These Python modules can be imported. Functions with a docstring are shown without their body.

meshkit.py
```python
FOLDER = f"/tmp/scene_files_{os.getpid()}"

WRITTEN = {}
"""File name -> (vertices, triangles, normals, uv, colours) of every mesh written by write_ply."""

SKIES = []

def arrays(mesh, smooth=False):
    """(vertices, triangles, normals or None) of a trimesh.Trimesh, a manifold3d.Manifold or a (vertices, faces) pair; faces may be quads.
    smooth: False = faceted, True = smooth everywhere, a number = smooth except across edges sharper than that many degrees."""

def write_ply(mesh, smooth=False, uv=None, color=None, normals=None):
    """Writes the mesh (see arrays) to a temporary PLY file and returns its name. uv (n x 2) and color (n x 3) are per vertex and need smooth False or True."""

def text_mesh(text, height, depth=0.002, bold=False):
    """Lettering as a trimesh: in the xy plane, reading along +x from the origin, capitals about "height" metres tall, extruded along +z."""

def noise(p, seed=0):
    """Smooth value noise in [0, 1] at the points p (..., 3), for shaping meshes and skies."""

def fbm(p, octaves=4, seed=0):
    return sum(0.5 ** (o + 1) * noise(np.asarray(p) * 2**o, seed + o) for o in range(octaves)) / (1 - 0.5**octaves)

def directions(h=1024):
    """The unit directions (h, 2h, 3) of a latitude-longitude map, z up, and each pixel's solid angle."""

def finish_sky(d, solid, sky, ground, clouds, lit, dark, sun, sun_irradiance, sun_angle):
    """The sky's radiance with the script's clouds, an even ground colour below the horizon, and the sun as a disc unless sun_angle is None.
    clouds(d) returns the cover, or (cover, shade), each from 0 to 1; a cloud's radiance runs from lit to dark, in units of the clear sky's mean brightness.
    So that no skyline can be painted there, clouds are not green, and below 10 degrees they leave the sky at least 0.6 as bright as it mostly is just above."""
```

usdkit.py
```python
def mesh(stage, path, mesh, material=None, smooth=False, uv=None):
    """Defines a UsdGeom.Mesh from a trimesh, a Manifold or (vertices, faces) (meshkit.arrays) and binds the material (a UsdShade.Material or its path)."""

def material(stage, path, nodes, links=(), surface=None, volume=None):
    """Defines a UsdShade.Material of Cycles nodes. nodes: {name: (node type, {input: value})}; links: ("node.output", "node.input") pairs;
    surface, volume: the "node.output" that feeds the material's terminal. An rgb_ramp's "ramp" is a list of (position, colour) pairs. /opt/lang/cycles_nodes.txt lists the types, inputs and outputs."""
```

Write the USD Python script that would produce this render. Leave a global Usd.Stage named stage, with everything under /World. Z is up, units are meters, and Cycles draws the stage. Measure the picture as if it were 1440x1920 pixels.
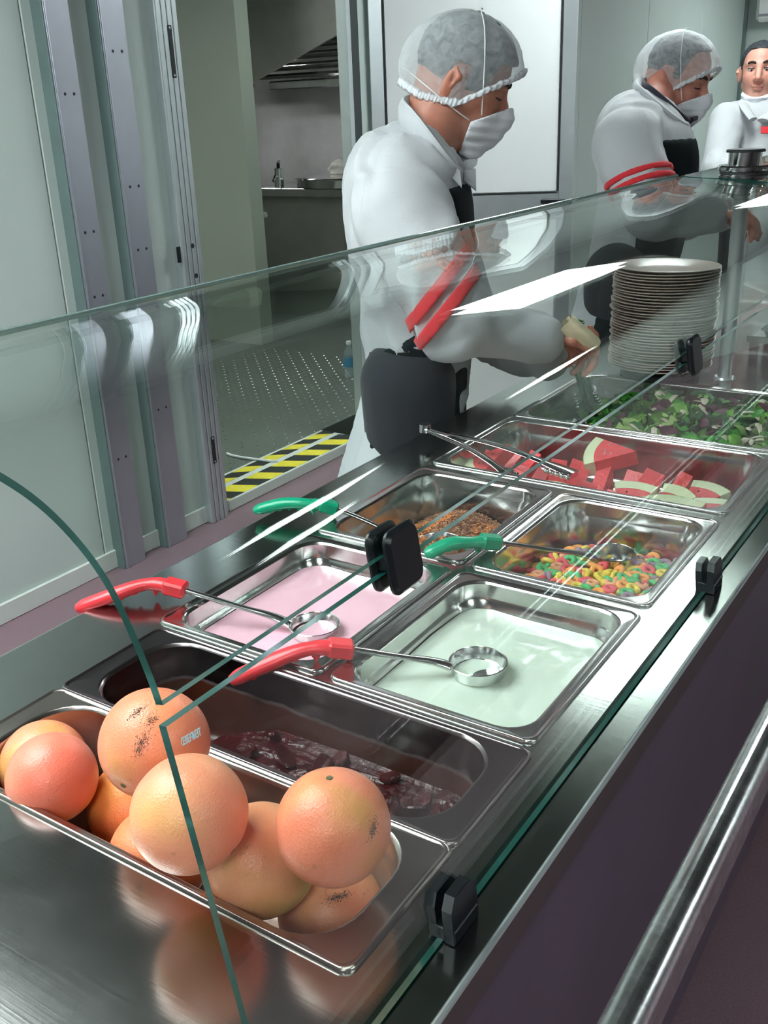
import math, random
import numpy as np, trimesh, usdkit, meshkit
from pxr import Usd, UsdGeom, Sdf, Gf, UsdShade, UsdLux
from shapely.geometry import Polygon, box as sbox
from shapely import affinity
from scipy.spatial import ConvexHull

stage = Usd.Stage.CreateInMemory()
UsdGeom.SetStageUpAxis(stage, UsdGeom.Tokens.z)
UsdGeom.SetStageMetersPerUnit(stage, 1.0)
UsdGeom.Xform.Define(stage, '/World')
UsdGeom.Scope.Define(stage, '/World/Looks')

# ------------------------------------------------------------------ camera
ZC = 0.87                                   # height of the counter's pan rims above the floor
FPX = 1859.785                              # focal length in pixels of the 1440 x 1920 frame
CC = np.array([0.89737, -0.78291, 0.60879 + ZC])
CR = np.array([0.835776, 0.547841, -0.036731])
CU = np.array([-0.178714, 0.334676, 0.925232])
CF = np.array([-0.519172, 0.766722, -0.377621])
cam = UsdGeom.Camera.Define(stage, '/World/camera')
cam.AddTransformOp().Set(Gf.Matrix4d(*CR, 0, *CU, 0, *(-CF), 0, *CC, 1))
cam.CreateHorizontalApertureAttr(36.0)
cam.CreateVerticalApertureAttr(48.0)
cam.CreateFocalLengthAttr(FPX * 36.0 / 1440)
cam.CreateClippingRangeAttr(Gf.Vec2f(0.02, 100))
cam.CreateExposureAttr(1.38)
LAMP = 7.5                                  # radiance of the lamps

# ------------------------------------------------------------------ helpers
def ray(px, py): return CF + CR * (px - 720) / FPX - CU * (py - 960) / FPX
def at(px, py, d): return CC + ray(px, py) * d
def onz(px, py, z): r = ray(px, py); return CC + r * ((z - CC[2]) / r[2])
def onx(px, py, x): r = ray(px, py); return CC + r * ((x - CC[0]) / r[0])
def ony(px, py, y): r = ray(px, py); return CC + r * ((y - CC[1]) / r[1])
def L(*c):
    c = np.asarray(c, float) / 255.0
    return tuple(np.where(c <= 0.04045, c / 12.92, ((c + 0.055) / 1.055) ** 2.4))

USED = {}
ORIGIN = {}
def numbered(parent, name):
    k = (parent, name); n = USED.get(k, -1) + 1; USED[k] = n
    return name if n == 0 else f'{name}_{n:03d}'
def tag(prim, label=None, cat=None, group=None, kind=None):
    for k, v in (('label', label), ('category', cat), ('group', group), ('kind', kind)):
        if v: prim.SetCustomDataByKey(k, v)
    return prim
def thing(name, label, cat, loc=(0, 0, 0), rotz=0, group=None, kind=None):
    p = '/World/' + numbered('/World', name)
    x = UsdGeom.Xform.Define(stage, p)
    x.AddTranslateOp().Set(Gf.Vec3d(*map(float, loc)))
    if rotz: x.AddRotateZOp().Set(float(rotz))
    ORIGIN[p] = np.array(loc, float)
    tag(x.GetPrim(), label, cat, group, kind)
    return p
def part(parent, name, mesh, m, smooth=35, label=None, kind=None, local=False):
    """a mesh given in world coordinates (or the thing's own when local) as a part or sub-part"""
    v, f = arr(mesh)
    top = '/'.join(parent.split('/')[:3])
    if not local: v = v - ORIGIN.get(top, np.zeros(3))
    p = parent + '/' + numbered(parent, name)
    pr = usdkit.mesh(stage, p, (v, f), m, smooth)
    tag(pr.GetPrim(), label, None, None, kind)
    return p
def solo(name, mesh, m, label=None, cat=None, group=None, kind=None, smooth=35):
    p = '/World/' + numbered('/World', name)
    v, f = arr(mesh)
    o = np.array([(v[:, 0].min() + v[:, 0].max()) / 2, (v[:, 1].min() + v[:, 1].max()) / 2, v[:, 2].min()])
    pr = usdkit.mesh(stage, p, (v - o, f), m, smooth)
    pr.AddTranslateOp().Set(Gf.Vec3d(*map(float, o)))
    ORIGIN[p] = o
    tag(pr.GetPrim(), label, cat, group, kind)
    return p
def struct(name, mesh, m, label=None, smooth=35): return solo(name, mesh, m, label, None, None, 'structure', smooth)
def copy_of(src, name, loc, rot=None, label=None, group=None, scale=None, cat=None):
    was = stage.GetPrimAtPath(src).GetCustomData()
    p = '/World/' + numbered('/World', name)
    x = UsdGeom.Xform.Define(stage, p)
    x.GetPrim().GetReferences().AddInternalReference(src)
    x.ClearXformOpOrder()
    m = Gf.Matrix4d(1)
    M = np.eye(4)
    if rot is not None: M[:3, :3] = np.asarray(rot)
    if scale is not None: M[:3, :3] = M[:3, :3] * scale
    M[:3, 3] = loc
    x.AddTransformOp(opSuffix='place').Set(Gf.Matrix4d(*M.T.ravel().tolist()))
    x.GetPrim().SetInstanceable(True)
    tag(x.GetPrim(), label or was.get('label'), cat or was.get('category'), group or was.get('group'))
    return p

def arr(mesh):
    if hasattr(mesh, 'vertices'): return np.array(mesh.vertices, float), np.array(mesh.faces, int)
    v, f, _ = meshkit.arrays(mesh, False)
    return np.array(v, float), np.array(f, int)
def join(*ms):
    V, F, n = [], [], 0
    for m in ms:
        v, f = arr(m); V.append(v); F.append(f + n); n += len(v)
    return np.vstack(V), np.vstack(F)
def hull(pts):
    pts = np.asarray(pts, float)
    h = ConvexHull(pts)
    f = h.simplices.copy(); c = pts.mean(0)
    n = np.cross(pts[f[:, 1]] - pts[f[:, 0]], pts[f[:, 2]] - pts[f[:, 0]])
    bad = ((pts[f[:, 0]] - c) * n).sum(1) < 0
    f[bad] = f[bad][:, ::-1]
    u, inv = np.unique(f, return_inverse=True)
    return pts[u], inv.reshape(f.shape)
def box(lo, hi, b=0.0):
    lo, hi = np.minimum(lo, hi).astype(float), np.maximum(lo, hi).astype(float)
    s = np.array([[(i >> k) & 1 for k in range(3)] for i in range(8)])
    if b <= 0: return hull(lo + s * (hi - lo))
    b = min(b, (hi - lo).min() * 0.45)
    P = []
    for ax in range(3):
        e = np.full(3, b); e[ax] = 0
        P.append((lo + e) + s * ((hi - e) - (lo + e)))
    return hull(np.vstack(P))
def move(mesh, M=None, t=(0, 0, 0)):
    v, f = arr(mesh)
    if M is not None: v = v @ np.asarray(M).T
    return v + np.asarray(t, float), f
def rz(a): c, s = math.cos(a), math.sin(a); return np.array([[c, -s, 0], [s, c, 0], [0, 0, 1.]])
def ry(a): c, s = math.cos(a), math.sin(a); return np.array([[c, 0, s], [0, 1, 0], [-s, 0, c]])
def rx(a): c, s = math.cos(a), math.sin(a); return np.array([[1, 0, 0], [0, c, -s], [0, s, c]])
def unit(v): v = np.asarray(v, float); return v / np.linalg.norm(v)
def basis(x, up=(0, 0, 1)):
    """columns: x, y, z with z near up"""
    x = unit(x); y = unit(np.cross(up, x)); return np.stack([x, y, np.cross(x, y)], 1)
def loops(rings, cap0=False, cap1=False, closed=True):
    """a strip of rings, each an n x 3 array"""
    n = len(rings[0]); V = np.vstack(rings); F = []
    i = np.arange(n if closed else n - 1); j = (i + 1) % n
    for k in range(len(rings) - 1):
        a, b = k * n, (k + 1) * n
        F.append(np.stack([a + i, a + j, b + j], 1)); F.append(np.stack([a + i, b + j, b + i], 1))
    F = np.vstack(F); V = list(V)
    for cap, k, flip in ((cap0, 0, True), (cap1, len(rings) - 1, False)):
        if cap:
            V.append(rings[k].mean(0)); c = len(V) - 1
            t = np.stack([k * n + i, k * n + j, np.full(len(i), c)], 1)
            F = np.vstack([F, t[:, ::-1] if flip else t])
    return np.array(V), F
def tube(pts, r, seg=10, cap=True, flat=1.0):
    pts = np.asarray(pts, float); n = len(pts); r = np.broadcast_to(r, (n,))
    t = np.gradient(pts, axis=0); t /= np.linalg.norm(t, axis=1, keepdims=True)
    u = np.cross(t[0], [0, 0, 1.]);
    if np.linalg.norm(u) < 1e-3: u = np.cross(t[0], [1., 0, 0])
    u = unit(u); R = []; a = np.linspace(0, 2 * np.pi, seg, endpoint=False)
    for k in range(n):
        u = unit(u - t[k] * (u @ t[k])); w = np.cross(t[k], u)
        R.append(pts[k] + r[k] * (np.cos(a)[:, None] * u + flat * np.sin(a)[:, None] * w))
    return loops(R, cap, cap)
def smooth_path(pts, n=24):
    from scipy.interpolate import PchipInterpolator, CubicSpline
    pts = np.asarray(pts, float); s = np.r_[0, np.cumsum(np.linalg.norm(np.diff(pts, axis=0), axis=1))]
    return CubicSpline(s, pts, axis=0)(np.linspace(0, s[-1], n))
def lathe(prof, seg=32):
    a = np.linspace(0, 2 * np.pi, seg, endpoint=False)
    return loops([np.stack([r * np.cos(a), r * np.sin(a), np.full(seg, z)], 1) for r, z in prof])
def extrude(poly, h, z0=0.0):
    m = trimesh.creation.extrude_polygon(poly, h, engine='earcut'); v, f = arr(m); v[:, 2] += z0; return v, f
def slab(poly3, d):
    """a planar outline in space given thickness d (a vector)"""
    P = np.asarray(poly3, float); n = len(P); d = np.asarray(d, float)
    o = P.mean(0); ax = unit(P[1] - P[0]); nn = unit(np.cross(ax, P[2] - P[0])); ay = np.cross(nn, ax)
    q = np.stack([(P - o) @ ax, (P - o) @ ay], 1)
    t = trimesh.creation.triangulate_polygon(Polygon(q), engine='earcut')
    v2, f2 = t
    v = o + v2[:, :1] * ax + v2[:, 1:2] * ay
    m = len(v)
    i = np.arange(n); j = (i + 1) % n
    V = np.vstack([v, v + d, P, P + d])
    s = 1 if nn @ d > 0 else -1
    F = [f2[:, ::-s], f2[:, ::s] + m]
    a, b = 2 * m + i, 2 * m + j; c, e = 2 * m + n + j, 2 * m + n + i
    side = np.vstack([np.stack([a, b, c], 1), np.stack([a, c, e], 1)])
    area = 0.5 * np.sum(q[i, 0] * q[j, 1] - q[j, 0] * q[i, 1])
    if (area > 0) != (s > 0): side = side[:, ::-1]
    return V, np.vstack(F + [side])
def rrect(x0, x1, y0, y1, r, z, k=6):
    P = []
    for cx, cy, a0 in ((x1 - r, y1 - r, 0), (x0 + r, y1 - r, 90), (x0 + r, y0 + r, 180), (x1 - r, y0 + r, 270)):
        for i in range(k + 1):
            a = math.radians(a0 + 90 * i / k); P.append((cx + r * math.cos(a), cy + r * math.sin(a), z))
    return np.array(P)
def grid(X, Y, Z):
    """a heightfield sheet from 2-D arrays"""
    n, m = X.shape; i, j = np.meshgrid(np.arange(n - 1), np.arange(m - 1), indexing='ij')
    a = (i * m + j).ravel(); F = np.vstack([np.stack([a, a + m, a + m + 1], 1), np.stack([a, a + m + 1, a + 1], 1)])
    return np.stack([X.ravel(), Y.ravel(), Z.ravel()], 1), F
def nets(fn, lo, hi, h):
    """surface nets of a signed distance function on a grid: (vertices, triangles)"""
    lo, hi = np.asarray(lo, float), np.asarray(hi, float)
    n = np.ceil((hi - lo) / h).astype(int) + 1
    ax = [lo[k] + h * np.arange(n[k]) for k in range(3)]
    D = np.empty(tuple(n), np.float32)
    for i0 in range(0, n[0], 16):
        g = np.stack(np.meshgrid(ax[0][i0:i0 + 16], ax[1], ax[2], indexing='ij'), -1)
        D[i0:i0 + 16] = fn(g.reshape(-1, 3)).reshape(g.shape[:3])
    S = D < 0
    c = [S[i:n[0] - 1 + i, j:n[1] - 1 + j, k:n[2] - 1 + k] for i in (0, 1) for j in (0, 1) for k in (0, 1)]
    tot = sum(x.astype(np.int8) for x in c); act = (tot > 0) & (tot < 8)
    idx = -np.ones(act.shape, int); ii = np.argwhere(act); idx[tuple(ii.T)] = np.arange(len(ii))
    acc = np.zeros((len(ii), 3)); cnt = np.zeros(len(ii))
    off = np.array([[0, 0, 0], [0, 0, 1], [0, 1, 0], [0, 1, 1], [1, 0, 0], [1, 0, 1], [1, 1, 0], [1, 1, 1]])
    val = np.stack([D[tuple((ii + o).T)] for o in off], 1)
    for a in range(8):
        for b in range(a + 1, 8):
            if np.abs(off[a] - off[b]).sum() == 1:
                m = (val[:, a] < 0) != (val[:, b] < 0)
                t = val[m, a] / (val[m, a] - val[m, b])
                acc[m] += off[a] + t[:, None] * (off[b] - off[a]); cnt[m] += 1
    V = lo + h * (ii + acc / cnt[:, None])
    F = []
    for axis in range(3):
        u, w = (axis + 1) % 3, (axis + 2) % 3
        sl0 = [slice(None)] * 3; sl1 = [slice(None)] * 3
        sl0[axis] = slice(0, -1); sl1[axis] = slice(1, None)
        s0, s1 = S[tuple(sl0)], S[tuple(sl1)]
        e = np.argwhere(s0 != s1)
        ok = (e[:, u] > 0) & (e[:, w] > 0) & (e[:, u] < n[u] - 1) & (e[:, w] < n[w] - 1)
        e = e[ok]; inside = s0[tuple(e.T)]
        q = []
        for du, dw in ((-1, -1), (0, -1), (0, 0), (-1, 0)):
            x = e.copy(); x[:, u] += du; x[:, w] += dw; q.append(idx[tuple(x.T)])
        q = np.stack(q, 1); q[~inside] = q[~inside][:, ::-1]
        F += [q[:, [0, 1, 2]], q[:, [0, 2, 3]]]
    return V, np.vstack(F)

# ------------------------------------------------------------------ materials
def mat(name, nodes, links=(), surface='p.BSDF', volume=None):
    return usdkit.material(stage, '/World/Looks/' + name, nodes, links, surface, volume)
def plain(name, col, rough=0.5, metal=0.0, vary=None, bump=None, spec=0.5, space='pos', **kw):
    """principled with noise variation. vary=(scale, amount) shifts value; bump=(scale, distance)"""
    N = {'p': ('principled_bsdf', dict(base_color=col, roughness=rough, metallic=metal, specular_ior_level=spec, **kw))}
    K = []
    src = 'g.position' if space == 'pos' else 'g.object'
    if vary or bump: N['g'] = ('geometry', {}) if space == 'pos' else ('texture_coordinate', {})
    if vary:
        s, a = vary
        c0 = tuple(np.array(col) * (1 - a)); c1 = tuple(np.minimum(np.array(col) * (1 + a), 1))
        N['n'] = ('noise_texture', dict(scale=s, detail=5.0, roughness=0.6))
        N['r'] = ('rgb_ramp', dict(ramp=[(0.25, c0), (0.75, c1)]))
        K += [(src, 'n.vector'), ('n.fac', 'r.fac'), ('r.color', 'p.base_color')]
    if bump:
        N['nb'] = ('noise_texture', dict(scale=bump[0], detail=4.0)); N['b'] = ('bump', dict(strength=1.0, distance=bump[1]))
        K += [(src, 'nb.vector'), ('nb.fac', 'b.height'), ('b.normal', 'p.normal')]
    return mat(name, N, K)
def steel(name, col=(0.62, 0.62, 0.61), rough=0.22, brush=(400, 6, 400), warp=(3.0, 0.004), dirt=0.12, rv=.25):
    N = {'p': ('principled_bsdf', dict(base_color=col, metallic=1.0, roughness=rough)),
         'g': ('geometry', {}), 'm': ('mapping', dict(scale=brush)),
         'n': ('noise_texture', dict(scale=1.0, detail=3.0)), 'n2': ('noise_texture', dict(scale=warp[0], detail=1.0)),
         'n3': ('noise_texture', dict(scale=9.0, detail=6.0, roughness=0.7)),
         'b': ('bump', dict(strength=1.0, distance=0.00006)), 'b2': ('bump', dict(strength=1.0, distance=warp[1])),
         'r': ('map_range', dict(from_min=0.3, from_max=0.7, to_min=rough * (1 - rv), to_max=rough * (1 + rv))),
         'c': ('rgb_ramp', dict(ramp=[(0.35, tuple(np.array(col) * (1 - dirt))), (0.6, col)]))}
    K = [('g.position', 'm.vector'), ('m.vector', 'n.vector'), ('g.position', 'n2.vector'), ('g.position', 'n3.vector'),
         ('n2.fac', 'b2.height'), ('b2.normal', 'b.normal'), ('n.fac', 'b.height'), ('b.normal', 'p.normal'),
         ('n3.fac', 'r.value'), ('r.result', 'p.roughness'), ('n3.fac', 'c.fac'), ('c.color', 'p.base_color')]
    return mat(name, N, K)
def pane_material(name, tint, wave):
    """clear pane: light passes straight, the gloss follows Fresnel; wave = [(mapping scale, distance), ...] the glass's own ripple"""
    N = {'t': ('transparent_bsdf', dict(color=tint)), 'g': ('glossy_bsdf', dict(color=(0.97, 1, 0.985), roughness=0.0)),
         'geo': ('geometry', {}), 'i': ('mix_float', dict(a=1.52, b=1 / 1.52)), 'f': ('fresnel', {}), 'mx': ('mix_closure', {})}
    K = [('geo.backfacing', 'i.fac'), ('i.result', 'f.IOR'), ('f.fac', 'mx.fac'), ('t.BSDF', 'mx.closure1'), ('g.BSDF', 'mx.closure2')]
    last = None
    for k, (sc, dist) in enumerate(wave):
        N[f'm{k}'] = ('mapping', dict(scale=sc)); N[f'n{k}'] = ('noise_texture', dict(scale=1.0, detail=0.0)); N[f'b{k}'] = ('bump', dict(strength=1.0, distance=dist))
        K += [('geo.position', f'm{k}.vector'), (f'm{k}.vector', f'n{k}.vector'), (f'n{k}.fac', f'b{k}.height')]
        if last: K.append((last + '.normal', f'b{k}.normal'))
        last = f'b{k}'
    if last: K.append((last + '.normal', 'g.normal'))
    return mat(name, N, K, 'mx.closure')

M = {}
M['wall'] = plain('wall_panel', L(186, 200, 194), 0.55, vary=(1.2, 0.04), bump=(60, 0.0004))
M['ceiling'] = plain('ceiling_grey', L(88, 94, 91), 0.8, vary=(2, 0.03))
M['floor'] = plain('floor_resin', L(128, 104, 112), 0.35, vary=(220, 0.22), bump=(200, 0.0006))
M['base'] = plain('baseboard_white', L(205, 212, 206), 0.45, vary=(8, 0.05))
M['galv'] = plain('galvanised', L(196, 200, 210), .34, .85, vary=(16, .03))
M['alu'] = plain('aluminium', L(205, 214, 216), 0.32, 0.75, vary=(14, 0.05))
M['gap_shade'] = plain('painted_gap_shade', L(52, 60, 60), 0.5)  # shade of the gap beside the jamb, put into the colour
M['teal'] = plain('channel_side', L(110, 130, 128), 0.45, 0.3, vary=(10, .1))
M['black'] = plain('black_plastic', L(22, 26, 30), 0.32, vary=(30, .2), bump=(600, .0001))
M['gasket'] = plain('black_rubber', L(28, 30, 32), 0.6)
M['door_white'] = plain('door_panel_white', L(240, 246, 245), 0.4, vary=(2, .02))
M['counter'] = steel('counter_steel', (0.37, 0.385, 0.37), 0.17, (6, 300, 300), (1.6, 0.003), 0.03, .10)
M['edge_steel'] = steel('edge_steel', (0.58, 0.58, 0.58), 0.18, (300, 6, 300), (5, 0.0015), 0.08)
M['pan'] = steel('pan_steel', (0.60, 0.60, 0.59), 0.17, (120, 120, 120), (7, 0.0012), 0.10)
M['ladle'] = steel('ladle_steel', (0.70, 0.70, 0.70), 0.16, (40, 40, 40), (10, 0.0004), 0.03)
M['polished'] = steel('polished_steel', (0.70, 0.70, 0.70), 0.07, (40, 40, 40), (10, 0.0006), 0.05)
M['laminate'] = plain('plum_laminate', L(92, 80, 97), 0.28, vary=(4, .12))
M['kitchen_steel'] = plain('kitchen_steel', L(150, 150, 142), .36, .35, vary=(2.2, .22))
M['kitchen_wall'] = plain('kitchen_partition', L(146, 152, 140), 0.5, vary=(1.5, .05))
M['rail'] = steel('rail_steel', (0.74, 0.77, 0.77), 0.24, (60, 5, 60), (5, .0003), .03)
M['yellow'] = plain('tape_yellow', L(226, 212, 60), 0.45, vary=(30, .1))
M['tape_black'] = plain('tape_black', L(36, 40, 36), 0.5, vary=(30, .2))
M['paper'] = plain('paper', L(226, 224, 228), 0.8)
M['print_red'] = plain('print_red', L(196, 70, 80), 0.7)
M['print_grey'] = plain('print_grey', L(150, 150, 158), 0.7)
M['glass_curved'] = pane_material('curved_glass', (0.955, 0.985, 0.968), [((3, 1.2, 3), 0.006), ((14, 3, 14), 0.0009)])
M['glass_flat'] = pane_material('flat_glass', (0.965, 0.988, 0.975), [((2, 2, 2), 0.0008)])
M['glass_edge'] = plain('green_glass_edge', L(24, 78, 70), 0.12, 0.0, transmission_weight=0.25)
M['glass_rear'] = plain('polished_glass_edge', L(150, 172, 166), 0.1, 0.0, transmission_weight=0.6)
M['tube_light'] = mat('fluorescent_tube', {'e': ('emission', dict(color=(0.91, 0.99, 0.99), strength=LAMP))}, (), 'e.emission')
M['diffuser'] = mat('lamp_diffuser', {'e': ('emission', dict(color=(0.91, 0.99, 0.99), strength=LAMP))}, (), 'e.emission')
M['lamp_body'] = plain('lamp_housing', L(235, 238, 236), 0.4)

# ------------------------------------------------------------------ lights of the room: ceiling panels, some added as unseen fill
CEIL = 2.62
def panel_light(x, y, label, wx=0.6, wy=1.2, z=CEIL):
    t = thing('ceiling_panel_light', label, 'light', (x, y, z - .05))
    part(t, 'frame', box((x - wx / 2 - .02, y - wy / 2 - .02, z - .04), (x + wx / 2 + .02, y + wy / 2 + .02, z - .001), .004), M['lamp_body'])
    part(t, 'diffuser', box((x - wx / 2, y - wy / 2, z - .046), (x + wx / 2, y + wy / 2, z - .036), .002), M['diffuser'])
    for e in (-1, 1): part(t, 'edge_strip', box((x - wx / 2, y + e * wy / 2 - .012, z - .05), (x + wx / 2, y + e * wy / 2 + .012, z - .04), .002), M['lamp_body'])
    return t
panel_light(-.35, 3.35, 'ceiling panel light above the serving aisle between the first and second server')
panel_light(-.35, 7.4, 'ceiling panel light above the serving aisle near the end wall')
panel_light(-.35, -.6, 'ceiling panel light above the serving aisle nearest the camera')
panel_light(-1.15, -.75, 'added unseen fill panel above the near end of the serving aisle, close to the wall', .6, 1.8)  # added out of view to brighten the serving-side wall
panel_light(4.2, 3.75, 'ceiling panel light over the customer hall, middle of the nearer row', .5)
panel_light(4.2, 7.6, 'ceiling panel light over the customer hall, far end of the nearer row', .5)
panel_light(3.4, -.6, 'ceiling panel light over the customer hall beside the camera')
panel_light(7.0, 6.4, 'ceiling panel light over the customer hall in the outer row')
panel_light(1.2, -2.4, 'ceiling panel light over the customer hall behind the camera')
panel_light(-3.9, 1.5, 'wide unseen fill panel added on the near side of the back kitchen', 1.0, 1.2)  # added out of sight to lift the dark kitchen
panel_light(-2.06, 4.3, 'narrow unseen fill panel added in the dim back kitchen', .26, 2.2)  # added behind the lintel to brighten the back of the kitchen

# ------------------------------------------------------------------ the room
XW = -1.70                                  # serving-side wall
Y_O0, Y_O1 = 1.93, 2.86                     # kitchen opening in it
Y_END = 8.9
struct('floor', box((XW, -3.5, -0.05), (8.0, Y_END, 0)), M['floor'], 'speckled plum resin floor of the serving hall')
struct('ceiling', box((-6.2, -3.6, CEIL), (8.1, 9.1, CEIL + 0.1)), M['ceiling'], 'grey ceiling above the counter and the kitchen')
w = thing('wall_left', None, None, (XW, 0, 0), kind='structure')
tag(stage.GetPrimAtPath(w), 'pale green-grey sandwich panel wall behind the serving aisle')
ys = [-3.5, -1.9, -0.75, 0.42, 1.30, Y_O0]
for a, b in zip(ys[:-1], ys[1:]):
    part(w, 'panel', box((XW - 0.1, a + 0.002, 0), (XW, b - 0.002, CEIL), 0.003), M['wall'])
for a, b in ((Y_O1 + .07, 4.2), (4.2, 5.35), (5.35, 6.5), (6.5, 7.7), (7.7, Y_END)):
    part(w, 'panel', box((XW - (.03 if a < 3 else .1), a + (.06 if a < 3 else .002), 0), (XW, b - .002, CEIL), 0.003), M['wall'])
part(w, 'panel', box((XW - 0.1, Y_O0, 2.35), (XW, Y_O1 + 0.14, CEIL), 0.003), M['wall'])
struct('baseboard_left', box((XW, -3.5, 0), (XW + 0.012, Y_O0 - 0.12, 0.068), 0.003), M['base'], 'white baseboard along the foot of the serving-side wall')
# two galvanised channel posts on the wall
def yat(px, py, x=-1.65): return onx(px, py, x)[1]
for (l0, l, r_, lab) in ((96, 124, 169, 'galvanised steel channel post on the wall, the left one of the pair'), (203, 222, 266, 'galvanised steel channel post on the wall, next to the sliding door frame')):
    y0, y1 = yat(l, 300), yat(r_, 300)
    t = thing('steel_post', lab, 'post', (XW + 0.025, (y0 + y1) / 2, 0), group=None)
    part(t, 'channel', join(box((XW, y0, 0), (-1.65, y1, CEIL), 0.002)), M['galv'])
    part(t, 'side_flange', box((XW, y0 - 0.006, 0), (-1.653, y0, CEIL), 0.001), M['teal'])
    part(t, 'lip', box((-1.653, y0 + 0.001, 0), (-1.645, y0 + 0.007, CEIL), 0.001), M['galv'])
    for z in (0.4, 0.95, 1.15, 1.55, 1.95):
        for q in (0.35, 0.72):
            y = y0 + (y1 - y0) * q
            part(t, 'screw_hole', move(lathe([(0.0, 0.0015), (0.004, 0.0012), (0.005, 0)], 8), ry(math.pi / 2), (-1.65, y, z + (0.12 if l0 > 100 else 0))), M['gasket'])
# aluminium stile of the kitchen's sliding door
y0, y1 = yat(323, 300, -1.66), yat(361, 300, -1.66)
t = thing('door_1', 'ribbed aluminium jamb of the kitchen doorway with black strike plates', None, (-1.68, (y0 + y1) / 2, 0), kind='structure')
part(t, 'jamb_body', box((XW - .1, y0, 0), (-1.666, y1, 2.35), 0.003), M['alu'])
for k in range(4):
    a = y0 + (y1 - y0) * k / 4
    part(t, 'rib', box((-1.667, a + 0.002, 0), (-1.660, a + (y1 - y0) / 4 - 0.002, 2.35), 0.002), M['alu'])
part(t, 'side_slot_plate', box((-1.668, y0 - 0.022, 1.0), (-1.664, y0 - 0.004, 1.055), 0.001), M['black'])
for (pa, pb) in (((322, 47), (328, 146)), ((414, 812), (411, 865))):
    a, b = onx(*pa, -1.66), onx(*pb, -1.66)
    yc = (y0 + y1) / 2 + .004 * (1 if pa[1] < 100 else 0)
    pl = part(t, 'strike_plate', box((-1.661, yc - 0.009, b[2]), (-1.6575, yc + 0.009, a[2]), 0.001), M['black'])
    for z in (b[2] + .008, a[2] - .008):
        part(pl, 'screw', move(lathe([(0, .001), (.003, .0008), (.004, 0)], 8), ry(math.pi / 2), (-1.6575, yc, z)), M['alu'])
for p in ((361, 461), (368, 517)):
    a = onx(*p, -1.66)
    part(t, 'bolt_hole', move(lathe([(0, .0015), (.008, .001), (.009, 0)], 14), ry(math.pi / 2), (-1.66, a[1], a[2])), M['gasket'])
# far jamb of the opening
struct('trim_1', join(box((XW - .025, Y_O1 + .02, 0), (-1.675, Y_O1 + 0.055, 2.35), .003), box((-1.68, Y_O1 + .012, 0), (-1.668, Y_O1 + .028, 2.35), .002)), M['alu'], 'aluminium far jamb of the kitchen doorway')
struct('shade_strip_2', box((XW - .03, Y_O1 + 0.056, 0), (-1.69, Y_O1 + 0.13, 2.35), .002), M['gap_shade'], 'dark strip painting the shaded gap beside the kitchen doorway')  # dark strip stands in for the shade in the hinge gap
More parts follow.
